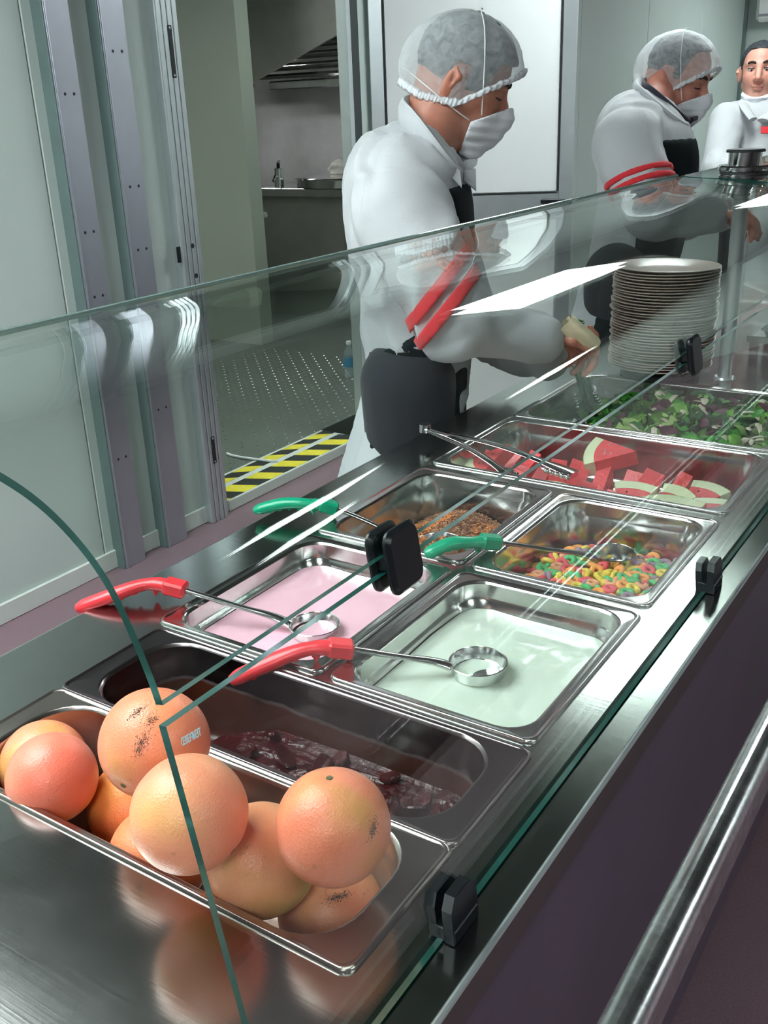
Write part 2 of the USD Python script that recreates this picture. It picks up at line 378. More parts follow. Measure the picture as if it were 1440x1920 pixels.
# white insulated door leaf standing open
H0 = np.array([-1.68, 3.05, 0.0]); DV = np.array([math.cos(math.radians(28)), math.sin(math.radians(28)), 0]); DN = np.array([DV[1], -DV[0], 0])
def leaf(s0, s1, z0, z1, d0, d1, b=.003):
    v, f = box((s0, d0, z0), (s1, d1, z1), b)
    return H0 + v[:, :1] * DV + v[:, 1:2] * DN + v[:, 2:] * np.array([0, 0, 1.]), f[:, ::-1]
t = thing('door_2', 'white insulated door leaf in an aluminium frame standing open behind the servers', None, H0, kind='structure')
zb = 0.241 + ZC
part(t, 'left_stile', leaf(0, .06, 0.02, 2.25, -.04, .004), M['alu'])
part(t, 'right_stile', leaf(.806, .868, 0.02, 2.25, -.04, .004), M['alu'])
part(t, 'top_rail', leaf(.06, .806, 2.18, 2.25, -.04, .004), M['alu'])
part(t, 'middle_rail', leaf(.06, .806, zb - .11, zb - .006, -.04, .003), M['alu'])
part(t, 'upper_panel', leaf(.066, .80, zb, 2.176, -.035, -.002), M['door_white'])
part(t, 'lower_panel', leaf(.066, .80, .08, zb - .116, -.035, -.002), M['door_white'])
part(t, 'gasket', leaf(.059, .066, zb, 2.18, -.03, .0045, .001), M['gasket'])
part(t, 'gasket', leaf(.80, .807, zb, 2.18, -.03, .0045, .001), M['gasket'])
part(t, 'gasket', leaf(.066, .80, zb - .006, zb, -.03, .0045, .001), M['gasket'])
h = part(t, 'handle', leaf(.73, .868, .192 + ZC, .212 + ZC, .004, .03, .004), M['black'])
part(h, 'handle_plate', leaf(.735, .865, .175 + ZC, .19 + ZC, .004, .012, .003), M['alu'])
# end wall, a corner post, a notice, a white wall unit
struct('wall_back', box((XW - .1, Y_END, 0), (8.1, Y_END + 0.1, CEIL)), M['wall'], 'pale green-grey end wall beyond the counter')
M['hall'] = plain('hall_wall', L(104, 100, 102), .6, vary=(1.5, .08))
struct('wall_right', box((8.0, -3.6, 0), (8.1, Y_END, CEIL)), M['hall'], 'dim side wall of the customer hall')
struct('wall_front', box((XW - .1, -3.6, 0), (8.1, -3.5, CEIL)), M['hall'], 'dim wall of the hall behind the camera')
a, b = ony(1364, 100, Y_END - .06), ony(1393, 100, Y_END - .06)
t = thing('wall_channel', 'bluish steel corner channel on the end wall left of the third man', 'post', ((a[0] + b[0]) / 2, Y_END - .03, 0))
part(t, 'channel', box((a[0], Y_END - .06, 0), (b[0] - .03, Y_END, CEIL), .004), M['galv'])
part(t, 'dark_joint', box((b[0] - .03, Y_END - .045, 0), (b[0], Y_END, CEIL), .003), M['teal'])
a, b = onx(1208, 84, XW + .004), onx(1237, 165, XW + .004)
t = thing('wall_notice', 'small white paper notice with red print taped on the side wall behind the second server', 'notice', (XW + .004, (a[1] + b[1]) / 2, b[2]))
part(t, 'sheet', box((XW, a[1], b[2]), (XW + .004, b[1], a[2])), M['paper'])
for k, (z, m) in enumerate(((.78, 'print_red'), (.68, 'print_grey'), (.58, 'print_grey'), (.45, 'print_grey'), (.33, 'print_grey'), (.2, 'print_grey'))):
    zz = b[2] + (a[2] - b[2]) * z
    part(t, 'print_line', box((XW + .004, a[1] + .08, zz), (XW + .005, b[1] - .09 - .05 * (k % 2), zz + (.02 if k == 0 else .007))), M[m])
a = ony(1415, 42, Y_END - .15)
t = thing('wall_unit', 'white plastic unit high on the end wall above the third man', 'dispenser', (a[0] + .14, Y_END - .08, a[2]))
part(t, 'casing', box((a[0], Y_END - .16, a[2]), (a[0] + .28, Y_END, a[2] + .34), .03), M['lamp_body'])
part(t, 'grille', box((a[0] + .03, Y_END - .165, a[2] + .04), (a[0] + .25, Y_END - .158, a[2] + .06), .002), M['print_grey'])

# ------------------------------------------------------------------ back kitchen
ZK = 0.045
struct('floor_kitchen', box((-6.2, 0.3, -.05), (XW - .22, 8.1, ZK)), plain('tread_plate', L(112, 119, 110), .38, .3, vary=(3, .12)), 'raised tread plate floor of the back kitchen')
studs = []
for i in range(30):
    for j in range(50):
        x = XW - .24 - i * .05; y = Y_O0 - .25 + j * .05
        s = 1 if (i + j) % 2 else -1
        v, f = hull([(-.007, 0, 0), (.007, 0, 0), (0, -.0022, 0), (0, .0022, 0), (-.003, 0, .0015), (.003, 0, .0015)])
        studs.append((v @ rz(s * .78).T + (x, y, ZK), f))
solo('tread_studs', join(*studs), M['pan'], 'raised studs of the tread plate kitchen floor', 'floor studs', kind='stuff')
struct('wall_kitchen_side', box((-6.2, 4.2, 0), (-3.40, 4.32, CEIL)), M['kitchen_wall'], 'olive grey partition panel inside the back kitchen')
struct('wall_kitchen_back', box((-6.2, 5.8, 0), (XW - .1, 5.9, CEIL)), plain('splash_steel', L(206, 200, 200), .36, .3, vary=(2.2, .22)), 'stained stainless steel wall lining at the back of the kitchen')
struct('wall_kitchen_left', box((-6.3, 0.2, 0), (-6.2, 5.9, CEIL)), M['kitchen_wall'], 'left wall of the back kitchen')
struct('wall_kitchen_near', box((-6.2, .2, 0), (XW - .1, .3, CEIL)), M['kitchen_wall'], 'near wall of the back kitchen')
t = thing('threshold', 'white step with two rows of yellow and black hazard tape at the kitchen doorway', 'threshold', (XW - .1, 2.4, 0))
part(t, 'step', box((XW - .22, Y_O0, 0), (-1.685, Y_O1, ZK + .001), .003), M['base'])
def tape(x0, x1, ph, skew):
    y = Y_O0 + .004 - .085 + ph; k = 0
    while y < Y_O1:
        q = [(x1, y), (x1, y + .085), (x0, y + .085 + skew), (x0, y + skew)]
        pg = Polygon(q).intersection(sbox(x0, Y_O0 + .004, x1, Y_O1 - .004))
        if not pg.is_empty and pg.area > 1e-5:
            part(t, 'tape_mark', extrude(pg, .0012, ZK + .001), M['tape_black' if k % 2 else 'yellow'])
        y += .085; k += 1
tape(-1.80, -1.695, .02, -.05)
tape(-1.90, -1.835, .05, -.05)
b0 = ony(482, 352, 5.1); b1 = ony(655, 355, 5.1)
t = thing('cooking_bench', 'dark stainless steel bench cabinet below the hood in the back kitchen', 'cabinet', (-3.4, 5.4, ZK))
part(t, 'body', box((b0[0], 5.12, ZK), (-2.4, 5.74, ZK + .86), .004), M['kitchen_steel'])
part(t, 'worktop', box((b0[0] - .02, 5.08, ZK + .86), (-2.38, 5.76, ZK + .92), .006), M['pan'])
p = ony(645, 400, 5.1)
part(t, 'door', box((p[0], 5.105, ZK + .1), (p[0] + .6, 5.125, ZK + .82), .004), M['kitchen_steel'])
part(t, 'handle', box((p[0] + .02, 5.08, .62), (p[0] + .035, 5.105, .78), .004), M['black'])
p = ony(478, 403, 5.1)
part(t, 'round_knob', move(lathe([(.022, 0), (.02, .012), (.0, .016)], 14), rx(math.pi / 2), (b0[0] + .04, 5.12, p[2])), M['base'])
p = ony(640, 330, 5.3)
t = thing('round_tank', 'low round steel tank with a rolled rim standing on the kitchen bench', 'tank', (p[0], 5.42, ZK + .92))
part(t, 'wall', move(lathe([(.40, 0), (.42, .004), (.42, .055), (.415, .06)], 48), None, (p[0], 5.46, ZK + .92)), M['pan'])
part(t, 'lid', move(lathe([(.43, .055), (.436, .062), (.43, .068), (.2, .075), (.0, .076)], 48), None, (p[0], 5.46, ZK + .92)), M['polished'])
p = ony(519, 345, 5.15)
t = thing('kitchen_tap', 'small chrome tap standing at the left end of the kitchen bench', 'tap', (p[0], 5.18, ZK + .92))
part(t, 'base', move(lathe([(.034, 0), (.036, .05), (.028, .11), (.03, .13), (.0, .135)], 18), None, (p[0], 5.18, ZK + .92)), M['polished'])
part(t, 'lever', tube([(p[0], 5.18, ZK + 1.05), (p[0] + .01, 5.17, ZK + 1.085), (p[0] + .05, 5.13, ZK + 1.10)], .012, 8), M['black'])
part(t, 'spout', tube([(p[0], 5.16, ZK + .99), (p[0] + .03, 5.10, ZK + 1.0), (p[0] + .05, 5.05, ZK + .97)], .011, 8), M['polished'])
p = ony(630, 322, 5.35)
v, f = arr(trimesh.creation.icosphere(3, 1.0))
d = meshkit.fbm(v * 2.3 + 5, 3, 4)
v = v * (.62 + .75 * d[:, None]) * (.085, .06, .07); v[:, 2] = np.maximum(v[:, 2], -.03)
solo('crumpled_cloth', (v + (p[0], 5.4, ZK + .92 + .076 + .03), f), plain('cloth', L(206, 198, 190), .9), 'crumpled pale cloth lying on the round tank in the back kitchen', 'cloth')
# hood
YH = 4.75
P = [ony(*q, YH) for q in ((425, 25), (648, 8), (648, 56), (476, 153), (446, 158))]
t = thing('extractor_hood', 'dark stainless extractor hood with slatted filters in the back kitchen', 'hood', (P[0][0] + .4, 5.2, P[4][2]))
part(t, 'end_panel', slab(P, (0, .02, 0)), M['kitchen_steel'])
top = P[0][2]
part(t, 'duct', box((P[0][0], YH + .02, top - .05), (-1.9, 5.75, top + .5), .004), M['kitchen_steel'])
lo = ony(560, 158, 5.45)
part(t, 'gutter', box((P[4][0] - .3, 5.44, lo[2] - .03), (-1.9, 5.50, lo[2] + .03), .008), M['pan'])
for k in range(9):
    q = k / 8
    part(t, 'filter_slat', move(box((-4.6, -.012, -.035), (-1.95, .012, .035), .004), rx(-.9), (0, 5.40 - q * .5, lo[2] + .07 + q * .24)), M['kitchen_steel'] if k % 2 else M['pan'])
part(t, 'filter_frame', box((-4.6, 4.86, lo[2] + .33), (-1.95, 4.9, lo[2] + .38), .004), M['kitchen_steel'])
q = ony(497, 108, 5.1)
lp = part(t, 'added_hood_fill', box(np.array(q) - (.85, .05, .012), np.array(q) + (.08, .05, .012), .004), M['diffuser'])  # added behind the end panel to light the steel splashback
part(lp, 'added_fill_casing', box(np.array(q) + (-.87, -.07, .012), np.array(q) + (.10, .07, .05), .006), M['kitchen_steel'])
for k in range(2):
    p = ony(461 + 10 * k, 161, YH)
    part(t, 'bolt', move(lathe([(.014, 0), (.014, .02), (.0, .024)], 10), rx(math.pi), (p[0], YH + .01, p[2] + .012)), M['black'])

# ------------------------------------------------------------------ the counter
X0, X1 = -0.105, 0.623
ZT = ZC - 0.004
YA, YB = -1.3, 4.6
t = thing('serving_counter', 'long stainless steel serving counter with a plum coloured front', 'counter', ((X0 + X1) / 2, 1.0, 0))
top = sbox(X0, YA, .579, YB)
for hx0, hx1, hy0, hy1 in ((.03, .535, -.330, -.018), (.012, .253, .012, .313), (.288, .529, .012, .313), (.012, .253, .356, .657), (.288, .529, .356, .657), (.012, .529, .712, 1.013), (.012, .529, 1.047, 1.42)):
    top = top.difference(sbox(hx0, hy0, hx1, hy1))
part(t, 'worktop', extrude(top, .03, ZT - .03), M['counter'])
part(t, 'front_nosing', join(box((.5815, YA, ZT - .045), (X1, YB, ZT - .0015), .004), box((.575, YA, ZT - .02), (.59, YB, ZT - .005))), M['counter'])
part(t, 'edge_highlight', tube([(X1 - .001, YA, ZT - .0035), (X1 - .001, YB, ZT - .0035)], .003, 8), M['alu'])  # bright bead added to draw the highlight along the counter edge
part(t, 'rear_edge', tube([(X0, YA, ZT - .012), (X0, YB, ZT - .012)], .012, 16), M['edge_steel'])
part(t, 'front_panel', box((.585, YA + .02, .10), (.603, YB, ZT - .045), .003), M['laminate'])
part(t, 'rear_panel', box((X0 + .01, YA + .02, .10), (X0 + .028, YB, ZT - .03), .003), M['counter'])
part(t, 'end_panel', box((X0 + .028, YA + .02, .10), (.585, YA + .04, ZT - .03), .003), M['laminate'])
part(t, 'well_floor', box((X0 + .028, YA + .04, .55), (.585, YB, .56)), M['counter'])
part(t, 'plinth', box((X0 + .05, YA + .06, 0), (.56, YB, .10), .003), M['gasket'])
# customer tray rail
t = thing('tray_rail', 'rounded steel tray rail running along the customer side of the counter', 'rail', (.752, 1.0, ZC - .3))
v = rrect(.738, .766, .008, .066, .0138, 0, 8)
part(t, 'rail_bar', loops([np.stack([v[:, 0], np.full(len(v), y), v[:, 1] + ZC], 1) for y in (YA, YB)], True, True), M['rail'])
for y in (-1.1, 1.75, 3.0):
    part(t, 'rail_bracket', tube(smooth_path([(.603, y, ZC - .22), (.69, y, ZC - .2), (.745, y, ZC - .12), (.752, y, ZC + .012)], 12), .012, 10), M['rail'])

# ------------------------------------------------------------------ glass guard
YG0, YG1 = -0.4705, 1.405
def sheet(prof, y0, y1, th, rear=True):
    """a pane from a profile in X-Z, with thickness; returns faces mesh and edge mesh"""
    P = np.asarray(prof, float); d = np.gradient(P, axis=0); d /= np.linalg.norm(d, axis=1, keepdims=True)
    n = np.stack([d[:, 1], -d[:, 0]], 1) * th
    Q = P - n
    def strip(A, ya, yb):
        a = np.stack([A[:, 0], np.full(len(A), ya), A[:, 1]], 1); b = a.copy(); b[:, 1] = yb
        return loops([a, b], closed=False)
    F1 = strip(P, y0, y1); F2 = strip(Q, y0, y1)
    F2 = (F2[0], F2[1][:, ::-1])
    def ends(y):
        a = np.stack([P[:, 0], np.full(len(P), y), P[:, 1]], 1); b = np.stack([Q[:, 0], np.full(len(P), y), Q[:, 1]], 1)
        return loops([a, b], closed=False)
    def bar(k):
        pts = np.array([[P[k, 0], y0, P[k, 1]], [Q[k, 0], y0, Q[k, 1]]]); q = pts.copy(); q[:, 1] = y1
        return loops([pts, q], closed=False)
    return join(F1, F2), join(*[ends(y0), ends(y1), bar(0)] + ([bar(-1)] if rear else []))
up = [(.2, .450), (.30, .4445), (.38, .4385), (.43, .4295), (.462, .4185), (.488, .402), (.508, .381), (.521, .356), (.530, .333), (.536, .3125)]
ups = smooth_path([(a, 0, b) for a, b in up], 60)[:, [0, 2]][::-1] + (0, ZC)
g = thing('curved_glass_guard', 'large bent glass pane of the sneeze guard arching over the food pans', 'glass guard', (.4, .47, ZC + .31))
fm, em = sheet(ups, YG0, YG1, .006, False)
part(g, 'pane', fm, M['glass_curved'], smooth=60)
part(g, 'green_edge', em, M['glass_edge'], smooth=False)
part(g, 'rear_edge', tube([(ups[-1][0] - .001, YG0, ups[-1][1] + .002), (ups[-1][0] - .001, YG1, ups[-1][1] + .002)], .0028, 8), M['glass_rear'])
lowp = np.array([(.5895, -.003), (.536, .2985)]) + (0, ZC)
g = thing('front_glass_guard', 'flat lower glass pane of the sneeze guard with dark green edges', 'glass guard', (.56, .47, ZC + .01))
fm, em = sheet(lowp, YG0, YG1, .006)
part(g, 'pane', fm, M['glass_flat'], smooth=False)
part(g, 'green_edge', em, M['glass_edge'], smooth=False)
tx = meshkit.text_mesh('TEMPERED', .0046, .0003, True)
v, f = arr(tx)
pn = np.array([.2845, 0, .052]) / math.hypot(.2845, .052); pu = np.array([-.052, 0, .2845]) / math.hypot(.2845, .052)
q0 = np.array([.588, 0, ZC + .014]); a = ray(378, 1378); o = CC + a * (((q0 - CC) @ pn) / (a @ pn))
a2 = ray(342, 1399); o2 = CC + a2 * (((q0 - CC) @ pn) / (a2 @ pn))
dx = unit(o2 - o); dyv = unit(pu - dx * (pu @ dx)); sc = np.linalg.norm(o2 - o) / np.ptp(v[:, 0])
v = o + (v[:, :1] * sc) * dx + (v[:, 1:2] * 1.0) * dyv + (v[:, 2:] - .0001) * (-np.cross(dx, dyv)) * -1
part(g, 'etched_word', (v, f), mat('etched_white', {'e': ('principled_bsdf', dict(base_color=L(200, 235, 240), roughness=.6))}, (), 'e.BSDF'), False, label='white etched word TEMPERED')
# black clips joining the panes and black feet on the counter
def rounded_plate(sy, sz, r, th, b=.003):
    pg = sbox(-sy / 2 + r, -sz / 2 + r, sy / 2 - r, sz / 2 - r).buffer(r, quad_segs=6)
    P = np.array(pg.exterior.coords)[:-1]; Pi = np.array(pg.buffer(-b).exterior.coords)[:-1]
    # resample inner to the same count
    Pi = P - unit_rows(P - 0) * 0 + (P * 0) + (P * (1 - b / np.maximum(np.abs(P).max(1), 1e-6))[:, None] - P)
    R = [np.stack([np.full(len(P), x), q[:, 0], q[:, 1]], 1) for x, q in ((0, Pi), (b, P), (th - b, P), (th, Pi))]
    return loops(R, True, True)
def unit_rows(a): return a / np.maximum(np.linalg.norm(a, axis=1, keepdims=True), 1e-9)
for y, lab in ((-.235, 'square black plastic clip joining the two glass panes above the pink yogurt'), (.452, 'square black plastic clip joining the two glass panes in front of the plate stack'), (1.16, 'square black plastic clip joining the two glass panes nearest the far post')):
    c = thing('glass_clip', lab, 'clip', (.536, y, ZC + .27))
    R = ry(-math.atan2(.052, .2845) * .9)
    part(c, 'outer_shell', move(rounded_plate(.041, .049, .009, .008), R, (.5375, y, ZC + .306)), M['black'])
    part(c, 'inner_shell', move(rounded_plate(.039, .047, .009, .008), R, (.5215, y, ZC + .3035)), M['black'])
    part(c, 'core', move(box((-.006, -.015, -.006), (.006, .015, .006), .001), R, (.533, y, ZC + .3055)), M['black'])
for y, lab in ((-.249, 'black plastic foot holding the front glass beside the grapefruit pan'), (.446, 'black plastic foot holding the front glass beside the cereal pan'), (1.15, 'black plastic foot holding the front glass near the far end')):
    c = thing('pane_bracket', lab, 'bracket', (.588, y, ZT))
    part(c, 'outer_jaw', slab([(.591, y - .020, ZT), (.591, y + .020, ZT), (.5885, y + .020, ZT + .031), (.587, y + .012, ZT + .041), (.587, y - .012, ZT + .041), (.5885, y - .020, ZT + .031)], (.009, 0, 0)), M['black'])
    part(c, 'inner_jaw', slab([(.584, y - .018, ZT), (.584, y + .018, ZT), (.581, y + .018, ZT + .028), (.579, y + .011, ZT + .037), (.579, y - .011, ZT + .037), (.581, y - .018, ZT + .028)], (-.008, 0, 0)), M['black'])
    part(c, 'base_block', box((.577, y - .019, ZT - .001), (.600, y + .019, ZT + .0125), .001), M['black'])
# far post, clamp, the next glass module
a = onz(1350, 708, ZT) + (.010, .0, 0)
POST = a
t = thing('guard_post', 'slim round steel post carrying the glass at the end of the first guard', 'post', (a[0], a[1], ZT))
part(t, 'tube', move(lathe([(.016, 0), (.016, .44)], 24), None, (a[0], a[1], ZT)), M['alu'])
part(t, 'foot_flange', move(lathe([(.0, .005), (.022, .005), (.025, 0)], 24), None, (a[0], a[1], ZT)), M['alu'])
cc = np.array([a[0] + .0, a[1], ZC + .436])
part(t, 'lower_clamp', move(lathe([(0, 0), (.052, 0), (.055, .003), (.055, .009), (.052, .012), (0, .012)], 28), None, cc), M['polished'])
part(t, 'rubber_ring', move(lathe([(0, .012), (.050, .012), (.050, .018), (0, .018)], 28), None, cc), M['gasket'])
part(t, 'clamp_disc', move(lathe([(0, .018), (.052, .018), (.055, .021), (.055, .027), (.052, .030), (0, .030)], 28), None, cc), M['polished'])
part(t, 'cap_barrel', move(lathe([(.034, .030), (.034, .056)], 24), None, cc), M['polished'])
part(t, 'cap', move(lathe([(.0, .062), (.038, .062), (.04, .060), (.04, .056), (0, .056)], 24), None, cc), M['gasket'])
g = thing('far_glass_guard', 'bent glass pane of the next sneeze guard beyond the steel post', 'glass guard', (.4, 2.3, ZC + .31))
fm, em = sheet(ups, 1.425, 3.0, .006)
part(g, 'pane', fm, M['glass_curved'], smooth=60); part(g, 'green_edge', em, M['glass_edge'], smooth=False)
g = thing('far_front_glass', 'flat lower glass pane of the next sneeze guard beyond the steel post', 'glass guard', (.56, 2.3, ZC + .01))
fm, em = sheet(lowp, 1.425, 3.0, .006)
part(g, 'pane', fm, M['glass_flat'], smooth=False); part(g, 'green_edge', em, M['glass_edge'], smooth=False)
g = thing('glass_divider', 'upright glass divider standing across the counter behind the plate stack', 'glass divider', (.44, 1.415, ZT))
q = np.array([(.355, 0), (.355, .425), (.40, .42), (.46, .405), (.50, .375), (.52, .33), (.53, .28), (.574, .0)])
pts = np.stack([q[:, 0], np.full(len(q), 1.408), q[:, 1] + ZT], 1)
sv, sf = slab(pts, (0, .010, 0)); n = len(sf)
part(g, 'pane', slab(pts, (0, .010, 0)), M['glass_flat'], smooth=False)
ed = [np.vstack([pts[i], pts[(i + 1) % len(pts)]]) for i in range(len(pts))]
part(g, 'green_edge', join(*[loops([e, e + (0, .010, 0)], closed=False) for e in ed]), M['glass_edge'], smooth=False)

# ------------------------------------------------------------------ gastronorm pans
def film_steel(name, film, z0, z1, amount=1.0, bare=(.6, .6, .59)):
    """pan steel with a coloured film (stain, painted reflection) on the walls between two heights"""
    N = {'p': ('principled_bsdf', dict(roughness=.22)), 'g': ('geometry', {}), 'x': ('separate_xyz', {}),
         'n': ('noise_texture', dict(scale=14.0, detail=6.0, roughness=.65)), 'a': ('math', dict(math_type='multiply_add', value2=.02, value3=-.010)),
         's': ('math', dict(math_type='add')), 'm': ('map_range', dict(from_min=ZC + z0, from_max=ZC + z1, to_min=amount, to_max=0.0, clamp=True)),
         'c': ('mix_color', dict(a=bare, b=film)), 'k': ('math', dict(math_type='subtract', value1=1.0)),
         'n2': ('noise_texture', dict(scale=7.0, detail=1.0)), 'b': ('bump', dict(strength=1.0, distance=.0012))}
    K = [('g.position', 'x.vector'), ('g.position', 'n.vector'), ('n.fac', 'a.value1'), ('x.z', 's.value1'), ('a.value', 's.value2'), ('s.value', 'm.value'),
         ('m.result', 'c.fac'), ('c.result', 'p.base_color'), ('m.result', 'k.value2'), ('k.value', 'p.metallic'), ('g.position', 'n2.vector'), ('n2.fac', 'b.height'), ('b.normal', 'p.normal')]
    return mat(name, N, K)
M['pan_beet'] = film_steel('beet_stain_reflection_steel', L(58, 28, 18), -.047, -.041, 1.0, (.20, .17, .175))  # film is beet stain; darkened bare steel paints in a dark reflection
M['pan_fruit'] = film_steel('grapefruit_pan_steel', L(120, 74, 52), -.10, -.01, .6, (.42, .37, .34))  # browned, darkened steel paints in the reflection of the fruit
M['pan_cereal'] = M['pan']
def pan(name, label, x0, x1, y0, y1, fx, fy, ri, depth, m, ro=.014):
    t = thing(name, label, 'pan', ((x0 + x1) / 2, (y0 + y1) / 2, ZC - depth))
    def ring(ix, iy, r, z): return rrect(x0 + ix, x1 - ix, y0 + iy, y1 - iy, max(r, .004), ZC + z, 7)
    big = min(.008, ro)
    part(t, 'rim', loops([ring(0.001, .001, ro, -.008), ring(0, 0, ro, -.006), ring(0, 0, ro, -.002), ring(.0015, .0015, ro, 0), ring(.003, .003, ro, .0004), ring(.0045, .0045, ro, -.0002), ring(.007, .006, ro, -.0012),
                        ring(fx - .003, fy - .002, ri + .003, -.0012), ring(fx, fy, ri, -.002), ring(fx + .002, fy + .002, ri, -.005)]), m, smooth=50)
    part(t, 'basin', loops([ring(fx + .002, fy + .002, ri, -.005), ring(fx + .003, fy + .003, ri, -.024), ring(fx + .0065, fy + .0065, ri, -.027), ring(fx + .007 + .04 * depth, fy + .007 + .04 * depth, ri, -depth * .6),
                          ring(fx + .008 + .06 * depth, fy + .008 + .06 * depth, ri, -depth + .018), ring(fx + .011 + .06 * depth, fy + .011 + .06 * depth, ri * .9, -depth + .007),
                          ring(fx + .02 + .06 * depth, fy + .02 + .06 * depth, ri * .7, -depth)], False, True), m, smooth=50)
    return t
def fill_rings(x0, x1, y0, y1, fx, fy, ri, z, n, zf, ins=.0105):
    o = rrect(x0 + fx + ins, x1 - fx - ins, y0 + fy + ins, y1 - fy - ins, ri, 0, 14); c = o.mean(0)
    # refine the outline
    k = 3; o = np.vstack([o + (np.roll(o, -1, 0) - o) * q / k for q in range(k)]).reshape(k, -1, 3).transpose(1, 0, 2).reshape(-1, 3)
    m = len(o); R = []
    for t in np.linspace(1, .0, n, endpoint=False):
        p = c + (o - c) * t; p[:, 2] = z + zf(p[:, 0], p[:, 1]); R.append(p)
    v, f = loops(R, False, True); v[-1] = (c[0], c[1], z + zf(np.array([c[0]]), np.array([c[1]]))[0])
    return v, f[:, ::-1] if False else f
def nz(x, y, s, seed=0, o=3): return meshkit.fbm(np.stack([x * s, y * s, np.zeros_like(x)], -1), o, seed) - .5
PX = dict(g=(.017, .547, -.338, -.172), b=(.017, .547, -.175, -.009), p=(0, .265, 0, .325), w=(.276, .541, 0, .325), n=(0, .265, .344, .669), c=(.276, .541, .344, .669), m=(0, .541, .700, 1.025), s=(0, .541, 1.035, 1.432))
pan('steel_pan', 'long narrow steel pan holding the grapefruits at the near end', *PX['g'], .030, .010, .050, .150, M['pan_fruit'], .012)
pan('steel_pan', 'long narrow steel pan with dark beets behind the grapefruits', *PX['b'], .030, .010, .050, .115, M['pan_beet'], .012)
pan('steel_pan', 'half size steel pan filled with pink yogurt', *PX['p'], .017, .013, .036, .065, M['pan'])
pan('steel_pan', 'half size steel pan filled with white yogurt', *PX['w'], .017, .013, .036, .065, M['pan'])
pan('steel_pan', 'half size steel pan holding brown granola', *PX['n'], .017, .013, .036, .10, M['pan'])
pan('steel_pan', 'half size steel pan holding coloured cereal rings', *PX['c'], .017, .013, .036, .10, M['pan_cereal'])
pan('steel_pan', 'wide steel pan holding watermelon slices', *PX['m'], .017, .013, .036, .10, M['pan'])
pan('steel_pan', 'wide steel pan filled with green salad', *PX['s'], .017, .013, .036, .10, M['pan'])

# yogurts
def dairy(name, col):
    return plain(name, col, .2, vary=(30, .02), bump=(60, .0006), subsurface_weight=.25, subsurface_radius=(.01, .008, .006), subsurface_scale=.5)
yz = lambda x, y: .010 * nz(x, y, 9, 3) + .004 * nz(x + .02 * nz(x, y, 12, 4), y, 34, 9, 2)
solo('yogurt', fill_rings(*PX['p'], .017, .013, .036, ZC - .036, 44, lambda x, y: .006 * nz(x, y, 8, 13) + .0015 * nz(x, y, 30, 19, 2)), dairy('pink_yogurt', L(218, 172, 186)), 'smooth pink yogurt filling the half size pan', 'yogurt', smooth=True)
solo('yogurt', fill_rings(*PX['w'], .017, .013, .036, ZC - .037, 60, yz), dairy('white_yogurt', L(206, 218, 204)), 'creamy white yogurt with soft swirls filling the half size pan', 'yogurt', smooth=True)
# beets in juice
def beet_z(x, y):
    a = nz(x, y, 26, 31, 2); b = nz(x, y, 60, 37, 2)
    return .020 * np.maximum(a + .08, -.02) + .010 * np.abs(b) - .046 * np.clip((.20 - x) / .08, 0, 1)
M['beet'] = plain('beet', L(50, 6, 8), .12, vary=(34, .55), bump=(90, .0030), spec=.3)
solo('beet_slices', fill_rings(*PX['b'], .030, .010, .050, ZC - .074, 46, beet_z, .0150), M['beet'], 'dark red sliced beets lying in glossy juice', 'beets', kind='stuff', smooth=True)
rng = np.random.default_rng(5)
for k in range(26):
    x, y = rng.uniform(.21, .50), rng.uniform(-.150, -.040)
    a = rng.uniform(0, 6.28); s = rng.uniform(.010, .017)
    th = np.linspace(0, 2 * np.pi, 12, endpoint=False); rr = s * (1 + .16 * np.cos(th * 2 + a) + .08 * rng.standard_normal(12))
    ringp = lambda q, z: np.stack([q * rr * np.cos(th), q * rr * np.sin(th), np.full(12, z)], 1)
    v, f = loops([ringp(.92, -.0026), ringp(1, 0), ringp(.9, .0026)], True, True)
    Rm = rz(a) @ rx(rng.uniform(-.7, .7)) @ ry(rng.uniform(-.5, .5))
    z = ZC - .070 + beet_z(np.array([x]), np.array([y]))[0]
    solo('beet_slice', move((v, f), Rm, (x, y, z)), M['beet'], 'glossy dark red beet slice poking out of the juice', 'beet', 'beet slices in the long pan')

# grapefruits
def peel(name, warm, green, seed):
    N = {'p': ('principled_bsdf', dict(roughness=.36, specular_ior_level=.45, subsurface_weight=.08, subsurface_radius=(.01, .004, .002), subsurface_scale=.4)), 'o': ('texture_coordinate', {}), 'm': ('mapping', dict(location=(seed * 3.1, seed * 1.7, 0))),
         'n': ('noise_texture', dict(scale=13.0, detail=2.0)), 'r': ('rgb_ramp', dict(ramp=[(.30, green), (.48, warm), (.68, tuple(np.minimum(np.array(warm) * (1.0, .78, .8), 1)))])),
         'n2': ('noise_texture', dict(scale=330.0, detail=2.0)), 'v': ('voronoi_texture', dict(scale=520.0)), 'b': ('bump', dict(strength=.5, distance=.0005)),
         'n3': ('noise_texture', dict(scale=44.0, detail=6.0, roughness=.75)), 'r3': ('rgb_ramp', dict(ramp=[(.63, (0, 0, 0)), (.72, (.55, .55, .55))])), 'd': ('mix_color', dict(b=L(96, 78, 40)))}
    K = [('o.object', 'm.vector'), ('m.vector', 'n.vector'), ('m.vector', 'n2.vector'), ('m.vector', 'n3.vector'), ('m.vector', 'v.vector'), ('n.fac', 'r.fac'), ('v.distance', 'b.height'),
         ('b.normal', 'p.normal'), ('n3.fac', 'r3.fac'), ('r3.color', 'd.fac'), ('r.color', 'd.a'), ('d.result', 'p.base_color')]
    return mat(name, N, K)
M['scar'] = plain('peel_scar', L(112, 94, 80), .75, vary=(400, .35))
M['stem'] = plain('stem_end', L(104, 98, 60), .8, vary=(200, .4))
